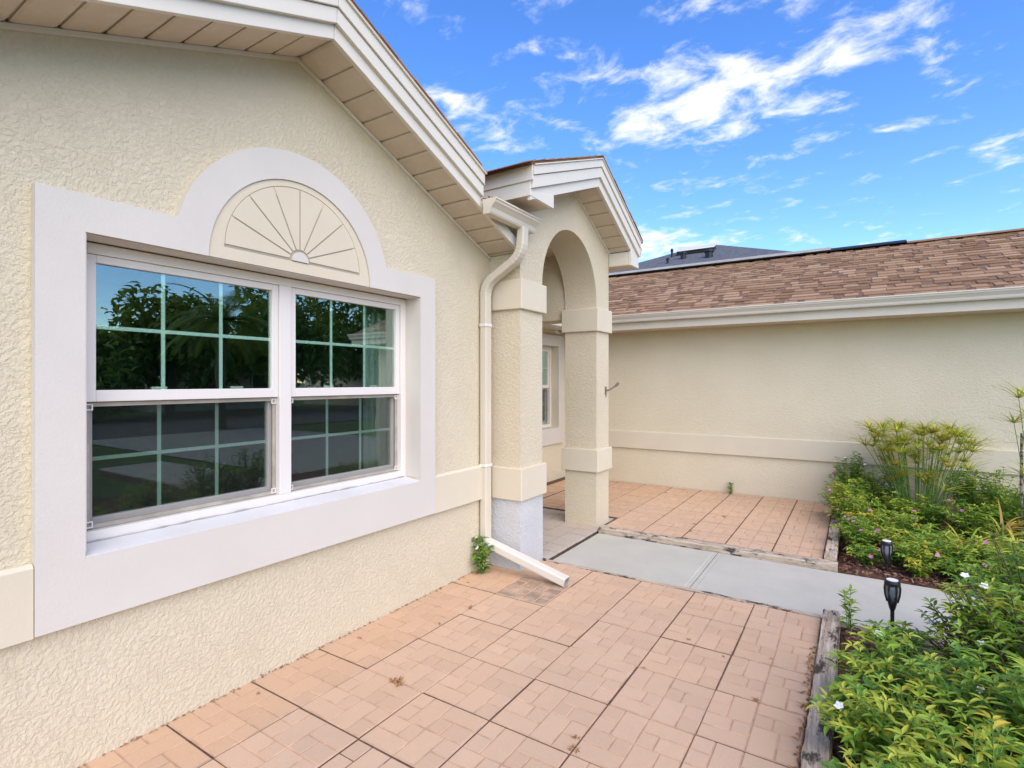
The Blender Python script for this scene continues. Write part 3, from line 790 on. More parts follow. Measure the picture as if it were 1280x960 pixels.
ew = mb.build('entry_window', M['vinyl'], house, bevel=.003)
sash_pair(EY0 + .053, EY1 - .053, EZ0 + .053, EZ1 - .048, 1.46, ew, XE - .09, True, 3, 2)
bm_ = MB()
for i in range(40):
    z = EZ0 + .05 + i * .031
    bm_.add([(XE - .24, EY0, z), (XE - .24, EY1, z), (XE - .262, EY1, z + .016), (XE - .262, EY0, z + .016)], [(0, 1, 2, 3)])
bm_.build('window_blind', M['blind'], ew)
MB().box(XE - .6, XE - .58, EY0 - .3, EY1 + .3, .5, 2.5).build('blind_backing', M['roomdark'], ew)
# entry eave: soffit, fascia and gutter running along the recessed wall
mb = MB().box(XE + .001, XE + .45, 5.6, 7.32, 2.345, 2.36); mb.build('entry_soffit', M['fascia'], house)
MB().box(XE + .45, XE + .475, 5.6, 7.30, 2.33, 2.50).build('entry_fascia', M['fascia'], house)
MB().box(XE + .001, XE + .02, 5.6, 7.78, 2.30, 2.344).build('frieze_trim', M['band'], house)

# portico roof edges
XQ = -2.062
trim = MB().prism([(PY0, psoff(PY0) - .02), (PPK, PZK - .02), (PY1, psoff(PY1) - .02), (PY1, psoff(PY1)), (PPK, PZK), (PY0, psoff(PY0))], 'X', XP + .001, XP + .015).build('portico_soffit_trim', M['fascia'], house)
rake_run(trim, PPK, psoff, PPK + .003, 5.60, XP + .002, XQ - .012, .16)
rake_run(trim, PPK, psoff, PPK - .003, 3.80, XP + .002, XQ - .012, .16)
for ya, yb in ((PPK + .0015, 5.815), (PPK - .0015, 3.455)):
    rake_board(house, psoff, ya, yb, -.004, .082, XQ - .028, XQ)
    rake_board(house, psoff, ya, yb, .082, .176, XQ - .028, XQ + .022)
    rake_board(house, psoff, ya, yb, .180, .250, XQ - .028, XQ + .034)
    rake_board(house, psoff, ya, yb, .250, .260, XQ - .06, XQ + .046, 'drip_edge')
# boxed eave returns
MB().prism([(3.456, 2.952), (3.815, 2.952), (3.815, psoff(3.815) - .003), (3.456, psoff(3.456) + .06)], 'X', XQ - .026, XQ + .004).build('eave_return', M['fascia'], house, bevel=.002)
MB().box(XP + .002, XQ - .028, 3.46, 3.812, 2.958, 2.97).build('eave_return', M['soffit'], house)
MB().box(-4.5, XP, 3.46, PY0 - .002, 2.958, 2.97).build('eave_soffit', M['soffit'], house)
MB().box(XP + .002, XQ - .028, 3.797, 3.812, 2.9705, 3.058).build('eave_return', M['fascia'], house)
MB().box(-4.5, XQ + .003, 3.440, 3.4545, 2.952, 3.075).build('eave_fascia', M['fascia'], house, bevel=.002)
MB().box(-3.2, XQ + .034, 3.425, 3.4395, 3.06, 3.172).build('eave_fascia', M['fascia'], house, bevel=.002)
MB().box(-4.5, -3.203, 3.425, 3.4395, 3.06, 3.172).build('eave_fascia', M['fascia'], house, bevel=.002)
MB().prism([(5.583, 2.822), (5.815, 2.822), (5.815, psoff(5.815) - .003), (5.583, psoff(5.583) - .003)], 'X', XQ - .026, XQ + .004).build('eave_return', M['fascia'], house, bevel=.002)
MB().box(XP + .002, XQ - .028, 5.583, 5.812, 2.826, 2.838).build('eave_return', M['soffit'], house)
MB().box(XP + .002, XQ - .028, 5.583, 5.596, 2.8385, psoff(5.60)).build('eave_return', M['fascia'], house)
MB().box(-4.5, XP, PY1 + .002, 5.812, 2.826, 2.838).build('eave_soffit', M['soffit'], house)
MB().box(-4.5, XQ - .028, 5.816, 5.83, 2.83, 3.08).build('eave_fascia', M['fascia'], house)
MB().prism(kgut(5.832, 3.07, 1), 'X', -4.5, XQ - .0).build('eave_gutter', M['gutter'], house)
# portico roof planes
mb = MB()
for yl in (5.85, 3.40):
    mb.prism([(PPK, PZK + .261), (yl, psoff(yl) + .261), (yl, psoff(yl) + .278), (PPK, PZK + .278)], 'X', -5.2, XQ + .04)
mb.build('portico_roof', M['shingle'], house)
sh = MB()
for sgn, yl in ((1, 5.85), (-1, 3.40)):
    yy = PPK
    while (yy - yl) * sgn < -.02:
        a, b = yy, yy + sgn * .14
        sh.prism([(a, psoff(a) + .279), (b, psoff(b) + .279), (b, psoff(b) + .284), (a, psoff(a) + .292)], 'X', -3.0, XQ + .044 + random.uniform(0, .01))
        yy = b
sh.build('rake_shingles', M['shingle'], house)
# flag-hook bracket on the far column
hk = MB().box(XP, XP + .006, 5.47, 5.51, 1.415, 1.50).build('flag_bracket', M['bracket'], house)
MB().tube([(XP + .004, 5.49, 1.455), (XP + .035, 5.51, 1.462), (XP + .07, 5.54, 1.49), (XP + .10, 5.56, 1.515)], [.010, .009, .009, .010], 8).build('hook_arm', M['bracket'], hk)
MB().tube([(XP + .092, 5.556, 1.505), (XP + .118, 5.57, 1.54)], [.014, .016], 10).build('hook_socket', M['bracket'], hk)
MB().tube([(XP + .008, 5.478, 1.43), (XP + .018, 5.47, 1.405), (XP + .012, 5.475, 1.385)], .005, 6).build('hook_wire', M['bracket'], hk)

# ------------------------------------------------------------------ shingled wing
YW, WX0, WX1 = 7.785, -4.15, 2.78
mb = MB().box(WX0, WX1, YW, YW + .2, -.16, 2.40)
mb.box(WX1 - .2, WX1, YW + .2, 12.2, -.16, 2.40); mb.box(WX0, WX1, 12.2, 12.4, -.16, 2.4)
mb.build('wing_wall', M['stucco_wing'], house)
MB().prism([(YW - .001, .555), (YW - .034, .555), (YW - .034, .803), (YW - .022, .818), (YW - .001, .818)], 'X', -3.949, WX1).build('wing_band', M['band'], house, bevel=.002)
YF = 7.335
MB().box(-3.46, WX1 + .3, YF + .02, YW - .001, 2.302, 2.315).build('wing_soffit', M['soffit'], house)
MB().box(-3.46, WX1 + .3, YF, YF + .02, 2.297, 2.49).build('wing_fascia', M['gutter'], house, bevel=.002)
MB().prism(kgut(YF - .001, 2.500, -1, .118, .098), 'X', -3.46, WX1 + .3).build('wing_gutter', M['fascia'], house)
RS = .4167; EYR, EZR = YF - .055, 2.507; RYR = 10.02
rz = lambda y: EZR + RS * (y - EYR)
mb = MB()
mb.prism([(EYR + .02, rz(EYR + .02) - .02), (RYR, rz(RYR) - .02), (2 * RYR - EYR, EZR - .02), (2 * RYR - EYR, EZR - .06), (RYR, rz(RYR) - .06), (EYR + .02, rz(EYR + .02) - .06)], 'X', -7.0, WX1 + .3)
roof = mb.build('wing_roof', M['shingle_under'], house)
th = math.atan(RS); rs_ = random.Random(11)
expo = .143; nrow = int((RYR - EYR) / math.cos(th) / expo) + 1
sm = {}
def shingle_mesh(wi, tk):
    key = (wi, tk)
    if key not in sm:
        L = expo + .03; w_ = wi / 100
        m_ = MB().add([(0, 0, 0), (w_, 0, 0), (w_, L, 0), (0, L, 0), (0, 0, tk), (w_, 0, tk), (w_, L, .001), (0, L, .001)],
                      [(0, 3, 2, 1), (4, 5, 6, 7), (0, 1, 5, 4), (1, 2, 6, 5), (2, 3, 7, 6), (3, 0, 4, 7)])
        sm[key] = (m_, m_.mesh('shingle', M['shingle']))
    return sm[key]
rest = MB(); strip = MB(); cnt = 0
for r_ in range(nrow):
    s0 = r_ * expo; y0 = EYR + s0 * math.cos(th); z0 = rz(y0) - .016
    if y0 + expo > RYR + .05: continue
    mt = Matrix.Translation((0, y0, z0 - .004)) @ Matrix.Rotation(th, 4, 'X')
    strip.add([mt @ Vector(v) for v in [(-6.9, 0, .001), (WX1 + .3, 0, .001), (WX1 + .3, expo + .02, .001), (-6.9, expo + .02, .001), (-6.9, 0, .009), (WX1 + .3, 0, .009), (WX1 + .3, expo + .02, .003), (-6.9, expo + .02, .003)]],
              [(4, 5, 6, 7), (0, 1, 5, 4), (1, 2, 6, 5), (3, 0, 4, 7)])
    x = -6.9 + rs_.uniform(-.2, 0)
    while x < WX1 + .3 - .3:
        wi = rs_.choice([10, 14, 16, 20, 24, 30]); tk = rs_.choice([.012, .015, .019])
        m_, me = shingle_mesh(wi, tk)
        if cnt < 300 and r_ < 13 and -3.35 < x < 1.0 + .22 * r_ * .14:
            o = link('shingle', me, roof, (x, y0 - rs_.uniform(0, .006), z0), (th, 0, 0)); cnt += 1
        else:
            mt = Matrix.Translation((x, y0 - rs_.uniform(0, .006), z0)) @ Matrix.Rotation(th, 4, 'X')
            rest.add([mt @ Vector(v) for v in m_.v], m_.f)
        x += wi / 100 + rs_.choice([.003, .003, .05, .08, .12])
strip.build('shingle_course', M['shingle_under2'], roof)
o = rest.build('shingle_field', M['shingle'], roof); o['kind'] = 'stuff'
# ridge: metal ridge vent over the left run, low shingle cap on the rest
zr = rz(RYR)
MB().prism([(RYR - .10, zr - .005), (RYR - .10, zr + .012), (RYR, zr + .055), (RYR + .1, zr + .012), (RYR + .1, zr - .005)], 'X', -7, .63).build('ridge_vent', M['black'], house)
MB().prism([(RYR - .112, zr + .010), (RYR - .104, zr + .030), (RYR, zr + .075), (RYR + .104, zr + .030), (RYR + .112, zr + .01), (RYR, zr + .058)], 'X', -7, -.35).build('ridge_vent_cap', M['metal'], house)
MB().prism([(RYR - .11, zr - .022), (RYR - .11, zr - .008), (RYR, zr + .028), (RYR + .11, zr - .008), (RYR + .11, zr - .022)], 'X', .632, WX1 + .3).build('ridge_cap', M['shingle'], house)
# gable triangle closing the far end of the wing
MB().prism([(YW, 2.40), (12.4, 2.40), (10.02, zr - .08)], 'X', WX1 - .2, WX1 - .002).build('wing_gable', M['stucco_wing'], house)

# ------------------------------------------------------------------ neighbour's house behind the wing
nb = thing('neighbour_house', (-4.1, 18, -.16), 'neighbouring house with a grey hip roof showing above the brown shingled wing', 'house')
run, nsl, npk, ym, rx0, rx1 = 5.4, .43, 5.98, 18.0, -4.45, -3.85
nz = npk - nsl * run
MB().box(rx0 - run + .5, rx1 + run - .5, ym - run + .5, ym + run - .5, -.16, nz).build('wall', M['far_wall'], nb)
nroof = MB().add([(rx0 - run, ym - run, nz), (rx1 + run, ym - run, nz), (rx1 + run, ym + run, nz), (rx0 - run, ym + run, nz), (rx0, ym, npk), (rx1, ym, npk)],
         [(0, 1, 5, 4), (1, 2, 5), (2, 3, 4, 5), (3, 0, 4), (3, 2, 1, 0)]).build('roof', M['grey_shingle'], nb)
def on_roof(x, y): return (x, y, npk - (ym - y) * nsl)
x_, y_, z_ = on_roof(-4.2, 17.05)
MB().prism([(y_ - .14, z_ - .07), (y_ - .16, z_ + .06), (y_ + .2, z_ + .22), (y_ + .2, z_ + .06)], 'X', x_ - .55, x_ + .55).build('ridge_ventilator', M['black'], nroof)
MB().prism([(y_ - .18, z_ + .061), (y_ - .16, z_ + .085), (y_ + .21, z_ + .25), (y_ + .21, z_ + .225)], 'X', x_ - .58, x_ + .58).build('ventilator_hood', M['fascia'], nroof)
for (x, y, r_, h) in ((-4.87, 16.8, .035, .27), (-4.4, 16.35, .085, .22), (-3.6, 16.1, .11, .24), (-4.75, 15.95, .04, .16)):
    p = on_roof(x, y)
    MB().lathe([(r_, -.1), (r_, h * .6), (r_ * 1.35, h * .62), (r_ * 1.35, h * .85), (r_ * .6, h)], p, 10).build('roof_vent', M['black'], nroof)

# ------------------------------------------------------------------ trees, a palm and houses across the road (they show in the window panes)
def tree(name, x, y, h, cr, seed, label, n=5200):
    rr = random.Random(seed)
    t = thing(name, (x, y, -.16), label, 'tree', 'trees across the road')
    tr = MB(); base = Vector((x, y, -.3)); fork = Vector((x + rr.uniform(-.3, .3), y + rr.uniform(-.3, .3), h * .38))
    tr.tube([base, base.lerp(fork, .5) + Vector((rr.uniform(-.1, .1), rr.uniform(-.1, .1), 0)), fork], [.26, .2, .16], 8)
    blobs = []
    for k in range(13):
        a = rr.uniform(0, 6.28); e = Vector((x + math.cos(a) * cr * rr.uniform(.3, .75), y + math.sin(a) * cr * rr.uniform(.3, .75), h * rr.uniform(.30, .86)))
        tr.tube([fork, fork.lerp(e, .5) + Vector((0, 0, .2)), e], [.12, .08, .03], 6)
        blobs.append((e, cr * rr.uniform(.35, .55)))
    tr.build('trunk', M['bark'], t)
    lf = MB()
    for _ in range(n):
        c, r_ = rr.choice(blobs); v = Vector((rr.gauss(0, 1), rr.gauss(0, 1), rr.gauss(0, .8))); v = v.normalized() * r_ * rr.uniform(.35, 1.05) ** .6
        p = c + v; d = Vector((rr.uniform(-1, 1), rr.uniform(-1, 1), rr.uniform(-.9, .4)))
        lf.leaf(p, d, Vector((rr.uniform(-.5, .5), rr.uniform(-.5, .5), 1)), rr.uniform(.32, .6), rr.uniform(.18, .3))
    o = lf.build('crown', M['tree_leaf'], t); o['kind'] = 'stuff'
tree('shade_tree', 23, 9.0, 4.4, 2.6, 31, 'low bushy tree left of the palm across the road')
tree('shade_tree', 24, 13.5, 7.0, 3.2, 32, 'dark rounded tree just behind the tall palm across the road')
tree('shade_tree', 23, 19.5, 8.8, 3.8, 33, 'tall dark tree between the palm and the white far house')
tree('shade_tree', 24, 26.5, 9.5, 4.2, 34, 'biggest dark spreading tree across the road, beside the white far house')
tree('shade_tree', 22, 34.0, 9.0, 4.0, 35, 'dark tree past the white far house on its farther side')
tree('shade_tree', 27, 4.0, 4.2, 2.4, 36, 'small round tree standing in front of the tan far house')
def palm(x, y, h, seed):
    rr = random.Random(seed)
    t = thing('palm_tree', (x, y, -.16), 'feather-leaved palm with a slim trunk standing across the road', 'palm tree')
    MB().tube([(x, y, -.3), (x + .1, y, h * .5), (x + .05, y + .1, h)], [.22, .17, .16], 10).build('trunk', M['bark'], t)
    lf = MB()
    for k in range(26):
        a = k * 2.399; el = rr.uniform(-.25, 1.15); d = Vector((math.cos(a) * math.cos(el), math.sin(a) * math.cos(el), math.sin(el)))
        q = Vector((x + .05, y + .1, h)); pts = [q.copy()]; L = rr.uniform(2.0, 2.7)
        for i in range(11):
            q = q + d * L / 11; d = (d + Vector((0, 0, -.13))).normalized(); pts.append(q.copy())
        lf.tube(pts, [.025 * (1 - i / 12.5) for i in range(12)], 4)
        for i in range(1, 12):
            dd = (pts[i] - pts[i - 1]).normalized(); s_ = dd.cross(Vector((0, 0, 1)));
            if s_.length < .01: continue
            s_.normalize()
            for sg in (-1, 1):
                for o_ in (0, .33, .66):
                    lf.blade(pts[i - 1].lerp(pts[i], o_), (s_ * sg + dd * .8 + Vector((0, 0, .15))), .62 * (1 - abs(i - 5) / 11), .045, .7, 0, 3)
    o = lf.build('crown', M['tree_leaf'], t); o['kind'] = 'stuff'
palm(13.5, 10.4, 3.75, 8)
def far_house(name, x, y, w_, d_, label, roofmat, rot):
    t = thing(name, (x, y, -.16), label, 'house')
    MB().box(x, x + d_, y - w_ / 2, y + w_ / 2, -.16, 2.7).build('wall', M['far_wall'], t)
    MB().prism([(y - w_ / 2 - .5, 2.65), (y + w_ / 2 + .5, 2.65), (y, 2.65 + w_ * .24)], 'X', x - .5, x + d_ + .4).build('roof', M[roofmat], t)
    MB().prism([(y - w_ / 2, 2.64), (y + w_ / 2, 2.64), (y, 2.6 + w_ * .22)], 'X', x - .02, x + .1).build('gable', M['far_wall'], t)
    for sg in (1, -1):
        MB().prism([(y, 2.62 + w_ * .24), (y + sg * (w_ / 2 + .5), 2.62), (y + sg * (w_ / 2 + .5), 2.42), (y, 2.42 + w_ * .24)], 'X', x - .56, x - .505).build('fascia', M['fascia'], t)
    for k in range(2):
        yy = y - w_ * .22 + k * w_ * .44
        wnd = MB().box(x - .05, x - .001, yy - .6, yy + .6, .9, 2.1).build('window', M['vinyl'], t)
        MB().box(x - .06, x - .051, yy - .5, yy + .5, 1.0, 2.0).build('pane', M['black'], wnd)
far_house('far_house', 27, 18.5, 8, 9, 'tan gabled house across the road, behind the palm', 'far_roof', 0)
far_house('far_house', 22.0, 29.5, 6, 9, 'pale gabled house across the road between the biggest trees', 'far_roof', 0)
far_house('far_house', 31, 9, 9, 9, 'pale low house across the road, behind the small round tree', 'far_roof', 0)

# ------------------------------------------------------------------ planting
V3 = Vector
LEAFM = ['leaf_deep', 'leaf_mid', 'leaf_lime', 'leaf_yellow', 'leaf_rust']
def bush(x, y, z, h, rad, seed, label, weights=(2, 5, 5, .8, 0), L=.075, wd=.026, stems=22, flowers=(), nfl=0, name='flowering_shrub', group=None, woody=False, lean=(0, 0), dense=1.9):
    rr = random.Random(seed); t = thing(name, (x, y, z), label, 'shrub' if name != 'weed' else 'weed', group)
    st = MB(); lf = MB(); fl = MB(); tips = []
    for s in range(int(stems * (dense if stems > 15 else 1))):
        a = rr.uniform(0, 6.28); rr_ = rad * math.sqrt(rr.uniform(.02, 1)); hh = h * rr.uniform(.55, 1.05) * (1 - .35 * (rr_ / rad) ** 2)
        p0 = V3((x + rr.uniform(-.25, .25) * rad, y + rr.uniform(-.25, .25) * rad, z - .03)); p2 = V3((x + math.cos(a) * rr_ + lean[0], y + math.sin(a) * rr_ + lean[1], z + hh))
        p1 = V3(((p0.x * 1.3 + p2.x * .7) / 2, (p0.y * 1.3 + p2.y * .7) / 2, z + hh * .62))
        n = max(5, int(hh / .035)); pts = [p0 * (1 - u) ** 2 + p1 * 2 * u * (1 - u) + p2 * u * u for u in [i / n for i in range(n + 1)]]
        st.tube(pts, [(.0055 if woody else .0035) * (1 - .6 * i / n) for i in range(n + 1)], 4)
        wt = list(weights); bias = rr.random()
        tone = rr.choices(range(5), wt)[0]
        ph = rr.uniform(0, 6.28)
        for i in range(max(1, int(n * .22)), n + 1):
            d0 = (pts[i] - pts[i - 1]).normalized(); ph += 1.57 + rr.uniform(-.3, .3)
            near_tip = i > n * .75
            k_ = 2 if i < n else 5
            for k in range(k_):
                aa = ph + k * 2 * math.pi / k_
                out = V3((math.cos(aa), math.sin(aa), 0)); d = out * (1.0 if not near_tip else .85) + d0 * rr.uniform(.15, .65) + V3((0, 0, rr.uniform(-.15, .2)))
                mi = tone if (near_tip and rr.random() < .8) else rr.choices(range(5), [wt[0] * 1.5, wt[1], wt[2] * .5, wt[3] * .6, wt[4] * .5])[0]
                sc = rr.uniform(.65, 1.15) * (.75 if i == n else 1)
                lf.leaf(pts[i], d, V3((rr.uniform(-.25, .25), rr.uniform(-.25, .25), 1)), L * sc, wd * sc * rr.uniform(.85, 1.2), mi, rr.uniform(.08, .3), rr.uniform(.05, .4))
        tips.append(pts[-1])
    st.build('stem', M['bark'] if woody else M['stem'], t)
    o = lf.build('foliage', [M[k] for k in LEAFM], t); o['kind'] = 'stuff'
    if nfl:
        for c in (rr.sample(tips, min(nfl, len(tips)))):
            fm = MB(); nrm = V3((rr.uniform(-.5, .1), rr.uniform(-.9, -.2), .9)).normalized(); u = nrm.cross(V3((0, 1, .2))).normalized(); w_ = nrm.cross(u)
            c = c + nrm * .02; pr = .020
            for k in range(5):
                q = 2 * math.pi * k / 5 + rr.random() * .2; d = u * math.cos(q) + w_ * math.sin(q); e = nrm.cross(d)
                fm.add([c, c + d * pr * .6 + e * pr * .42, c + d * pr + nrm * .002, c + d * pr * .6 - e * pr * .42], [(0, 1, 2, 3)])
            fm.build('flower', M[rr.choice(flowers)], t)
    return t

# front bed (between the patio timber and the walkway)
GF = 'leafy shrubs in the front bed'
LA = 'dense lime and green leafy shrub spilling beside the long patio timber'
bush(.10, 2.55, 0, .36, .24, 101, 'lime-tipped shrub with one white flower leaning on the long patio timber', (1.5, 5, 6, 1, 0), .070, .0205, 34, ('petal_white',), 1, group=GF)
bush(.36, 2.25, 0, .44, .26, 102, LA, (1.5, 5, 6, 1.1, 0), .070, .0205, 34, ('petal_white',), 0, group=GF)
bush(.12, 2.12, 0, .34, .22, 103, LA, (1.5, 4, 5, .8, 0), .070, .0205, 30, ('petal_white',), 0, group=GF)
bush(.16, 3.05, 0, .38, .26, 104, 'dark green front-bed shrub nearest the timber seedling', (4, 5, 2.5, .4, 0), .072, .0205, 34, ('petal_white',), 1, group=GF)
bush(.44, 2.80, 0, .46, .28, 105, 'leafy shrub with two white flowers in the middle of the front bed', (3, 5, 3, .6, 0), .074, .021, 36, ('petal_white',), 2, group=GF)
bush(.02, 2.80, 0, .22, .15, 106, 'small dark broad-leaved clump touching the long patio timber', (6, 4, 1, .3, 0), .085, .036, 14, ('petal_white',), 0, group=GF)
LB = 'tall green shrub with woody stems and small white flowers by the grey walkway'
GB = 'woody shrubs by the walkway'
bush(.54, 3.42, 0, .60, .27, 107, 'woody shrub with white flowers just behind the nearer torch lamp', (3, 6, 4, .6, 0), .072, .0205, 36, ('petal_white',), 3, group=GB, woody=True)
bush(.66, 3.25, 0, .74, .30, 108, LB, (3, 6, 4, .6, 0), .074, .0205, 34, ('petal_white',), 3, group=GB, woody=True, lean=(-.04, 0))
bush(.74, 3.80, 0, .80, .26, 109, LB, (3, 6, 4, .6, 0), .072, .0205, 26, ('petal_white',), 2, group=GB, woody=True)
bush(.20, 3.66, 0, .20, .17, 110, 'low dark green shrub around the foot of the nearer black torch lamp', (5, 5, 1.5, .2, 0), .066, .020, 24, ('petal_white',), 2)
bush(.62, 2.60, 0, .55, .24, 117, LA, (1.5, 5, 6, 1.1, 0), .074, .021, 26, (), 0, group=GF)
bush(-.045, 3.98, -.01, .27, .055, 111, 'upright leafy seedling at the end of the long patio timber', (1, 5, 3, .2, 0), .07, .022, 4, (), 0)
# fallen yellow leaves resting on the shrubs are part of their foliage (leaf_yellow)

# back bed
GP = 'pink-flowered shrubs in the back bed'
LP = 'low green and lime shrub with pink flowers beside the back patio edge'
bush(.02, 5.85, 0, .30, .24, 120, 'low shrub dotted with pink flowers beside the open end of the short timber', (3, 5, 4, .8, .2), .06, .021, 34, ('petal_pink',), 5, group=GP)
bush(-.03, 6.45, 0, .42, .24, 121, LP, (3, 5, 4, .9, .2), .06, .021, 36, ('petal_pink',), 4, group=GP)
bush(-.10, 6.95, 0, .52, .26, 122, 'gold and lime shrub against the far end of the short timber', (3, 5, 4, 1.2, .4), .06, .021, 38, ('petal_pink',), 2, group=GP)
bush(-.06, 7.48, 0, .72, .26, 123, 'dark leafy shrub with pale flowers against the wing wall beside the back patio', (7, 4, 1, .3, 0), .06, .022, 38, ('petal_white', 'petal_pink'), 8)
bush(.22, 7.30, 0, .62, .26, 124, 'green shrub between the umbrella sedge and the pale-flowered shrub', (4, 5, 3, .8, .3), .06, .021, 34, ('petal_white',), 2)
GY = 'yellow-tipped shrubs in the back bed'
LY = 'low shrub with yellow-tipped leaves in the middle of the back bed'
bush(.30, 5.75, 0, .26, .24, 125, LY, (2, 5, 4, 2.2, .4), .065, .022, 34, ('petal_pink',), 1, group=GY)
bush(.52, 5.62, 0, .26, .26, 126, LY, (2, 5, 4, 2.0, .3), .065, .022, 34, (), 0, group=GY)
bush(.35, 6.25, 0, .32, .26, 127, 'yellow-tipped shrub between the pink-flowered shrubs and the dark strap-leaved plant', (3, 5, 4, 1.6, .3), .065, .022, 34, ('petal_pink',), 1, group=GY)
bush(.30, 6.78, 0, .40, .24, 128, LY, (3, 5, 4, 1.5, .3), .06, .022, 32, ('petal_pink',), 1, group=GY)
bush(.86, 5.60, 0, .30, .28, 129, 'green shrub with pink flowers in front of the lime strap-leaved plant', (3, 6, 3, .8, .2), .065, .022, 34, ('petal_pink',), 2, group=GY)
GR = 'leafy shrubs behind the sedge'
LR = 'leafy green shrub by the wing wall on the far side of the umbrella sedge'
bush(1.00, 7.35, 0, .66, .28, 130, 'leafy shrub touching the wing wall right beside the umbrella sedge', (4, 6, 3, .4, 0), .065, .022, 38, ('petal_pink',), 1, group=GR)
bush(1.30, 7.00, 0, .60, .28, 131, LR, (4, 6, 3, .4, 0), .065, .022, 36, (), 0, group=GR)
bush(.92, 6.75, 0, .42, .26, 132, LR, (3, 6, 4, .5, .2), .065, .022, 34, ('petal_pink',), 2, group=GR)
bush(1.55, 7.45, 0, .55, .26, 133, 'green shrub behind the thin garden stake at the wing wall', (4, 6, 2, .3, 0), .065, .022, 28, (), 0, group=GR)

bush(.10, 6.15, 0, .34, .24, 140, 'yellow-leaved shrub among the pink flowers near the back patio edge', (2, 4, 4, 3.0, .6), .058, .021, 34, ('petal_pink',), 2)
bush(-.10, 6.72, 0, .46, .20, 141, 'gold-tinged shrub leaning over the edge of the back patio', (2, 4, 4, 3.0, .8), .058, .021, 30, ('petal_pink',), 1)
bush(.62, 5.92, 0, .30, .24, 142, LY, (3, 5, 4, 1.2, .3), .06, .021, 30, (), 0, group=GY)
bush(.08, 5.52, 0, .16, .16, 143, 'lowest small shrub on the bare mulch corner by the back patio timber', (3, 5, 3, .8, .2), .055, .020, 18, ('petal_pink',), 2)
bush(.42, 5.42, -.01, .24, .18, 144, 'low shrub with yellow flowers overhanging the far edge of the walkway', (2, 5, 4, 2.5, .2), .06, .021, 22, (), 0)
bush(.70, 5.40, -.01, .22, .20, 145, 'plain green low shrub overhanging the far edge of the walkway', (4, 6, 3, .4, 0), .06, .021, 24, ('petal_pink',), 1)
bush(1.05, 5.55, 0, .34, .24, 146, 'mid green shrub at the walkway edge past the lime strap-leaved plant', (4, 6, 3, .4, 0), .06, .021, 28, ('petal_pink',), 1)
bush(.62, 6.92, 0, .40, .24, 147, 'green shrub around the foot of the umbrella sedge clump', (4, 5, 4, 1.0, .2), .058, .021, 30, ('petal_pink',), 1)
bush(1.25, 7.45, 0, .66, .22, 148, LR, (4, 6, 3, .4, 0), .06, .021, 28, (), 0, group=GR)

def sedge(x, y, h, rad, n, seed, label, rust=.35, brL=.20):
    rr = random.Random(seed); t = thing('umbrella_sedge', (x, y, 0), label, 'sedge')
    for s in range(n):
        a = rr.uniform(0, 6.28); r0 = rad * .35 * math.sqrt(rr.random()); r1 = rad * math.sqrt(rr.random())
        hh = h * (rr.uniform(.42, 1.0) if rr.random() < .6 else rr.uniform(.8, 1.03)) * (1 - .12 * (r1 / rad))
        p0 = V3((x + math.cos(a) * r0, y + math.sin(a) * r0 * .8, -.03)); p2 = V3((x + math.cos(a) * r1, y + math.sin(a) * r1 * .8, hh)); p1 = p0.lerp(p2, .5) + V3((0, 0, hh * .12))
        pts = [p0 * (1 - u) ** 2 + p1 * 2 * u * (1 - u) + p2 * u * u for u in [i / 7 for i in range(8)]]
        sm_ = MB().tube(pts, [.0045 * (1 - .4 * i / 7) for i in range(8)], 5)
        stem = sm_.build('stalk', M['stem'], t)
        um = MB(); ax = (pts[-1] - pts[-2]).normalized(); nb_ = rr.randint(15, 21); isr = rr.random() < rust
        for k in range(nb_):
            q = 2 * math.pi * k / nb_ + rr.uniform(-.12, .12); d = V3((math.cos(q), math.sin(q), rr.uniform(-.1, .9))) + ax * .2
            um.blade(pts[-1], d, brL * rr.uniform(.7, 1.25), .0135, rr.uniform(.1, .8), rr.choices((0, 1, 2), (2, 5, 3.5))[0], 4)
        if isr:
            for k in range(26):
                q = rr.uniform(0, 6.28); d = V3((math.cos(q), math.sin(q), rr.uniform(.2, 1.2))).normalized(); L_ = rr.uniform(.03, .075)
                um.blade(pts[-1], d, L_, .0025, .1, 3, 2)
                e_ = pts[-1] + d * L_
                for _ in range(3): um.leaf(e_, V3((rr.uniform(-1, 1), rr.uniform(-1, 1), rr.uniform(-.2, .8))), V3((0, 0, 1)), .016, .006, 3)
        um.build('umbel', [M['leaf_mid'], M['leaf_lime'], M['leaf_yellow'], M['leaf_rust']], stem)
    return t
sedge(.56, 7.20, 1.14, .48, 84, 201, 'clump of umbrella sedge with rayed yellow-green heads against the wing wall', .6)
sedge(1.42, 6.85, 1.56, .17, 12, 202, 'tall sparse umbrella sedge beside the thin grey stake', .1, .22)
def strap_plant(x, y, h, n, seed, label, mats, L):
    rr = random.Random(seed); t = thing('strap_leaf_plant', (x, y, 0), label, 'plant')
    for k in range(n):
        q = rr.uniform(0, 6.28); d = V3((math.cos(q), math.sin(q), rr.uniform(.45, 2.0)))
        MB().blade(V3((x + math.cos(q) * .02, y + math.sin(q) * .02, h * rr.uniform(0, 1))), d, L * rr.uniform(.65, 1.1), .022, rr.uniform(.9, 2.0), 0, 7).build('leaf', M[rr.choice(mats)], t)
    MB().tube([(x, y, -.03), (x, y, h + .02)], [.014, .01], 6).build('stem', M['stem'], t)
strap_plant(.80, 6.05, .06, 46, 301, 'lime strap-leaved plant with arching leaves in the middle of the back bed', ['leaf_lime', 'leaf_mid', 'leaf_lime', 'leaf_yellow'], .40)
strap_plant(.58, 6.42, .04, 26, 302, 'dark green strap-leaved plant just in front of the umbrella sedge', ['leaf_mid', 'leaf_deep', 'leaf_mid'], .30)
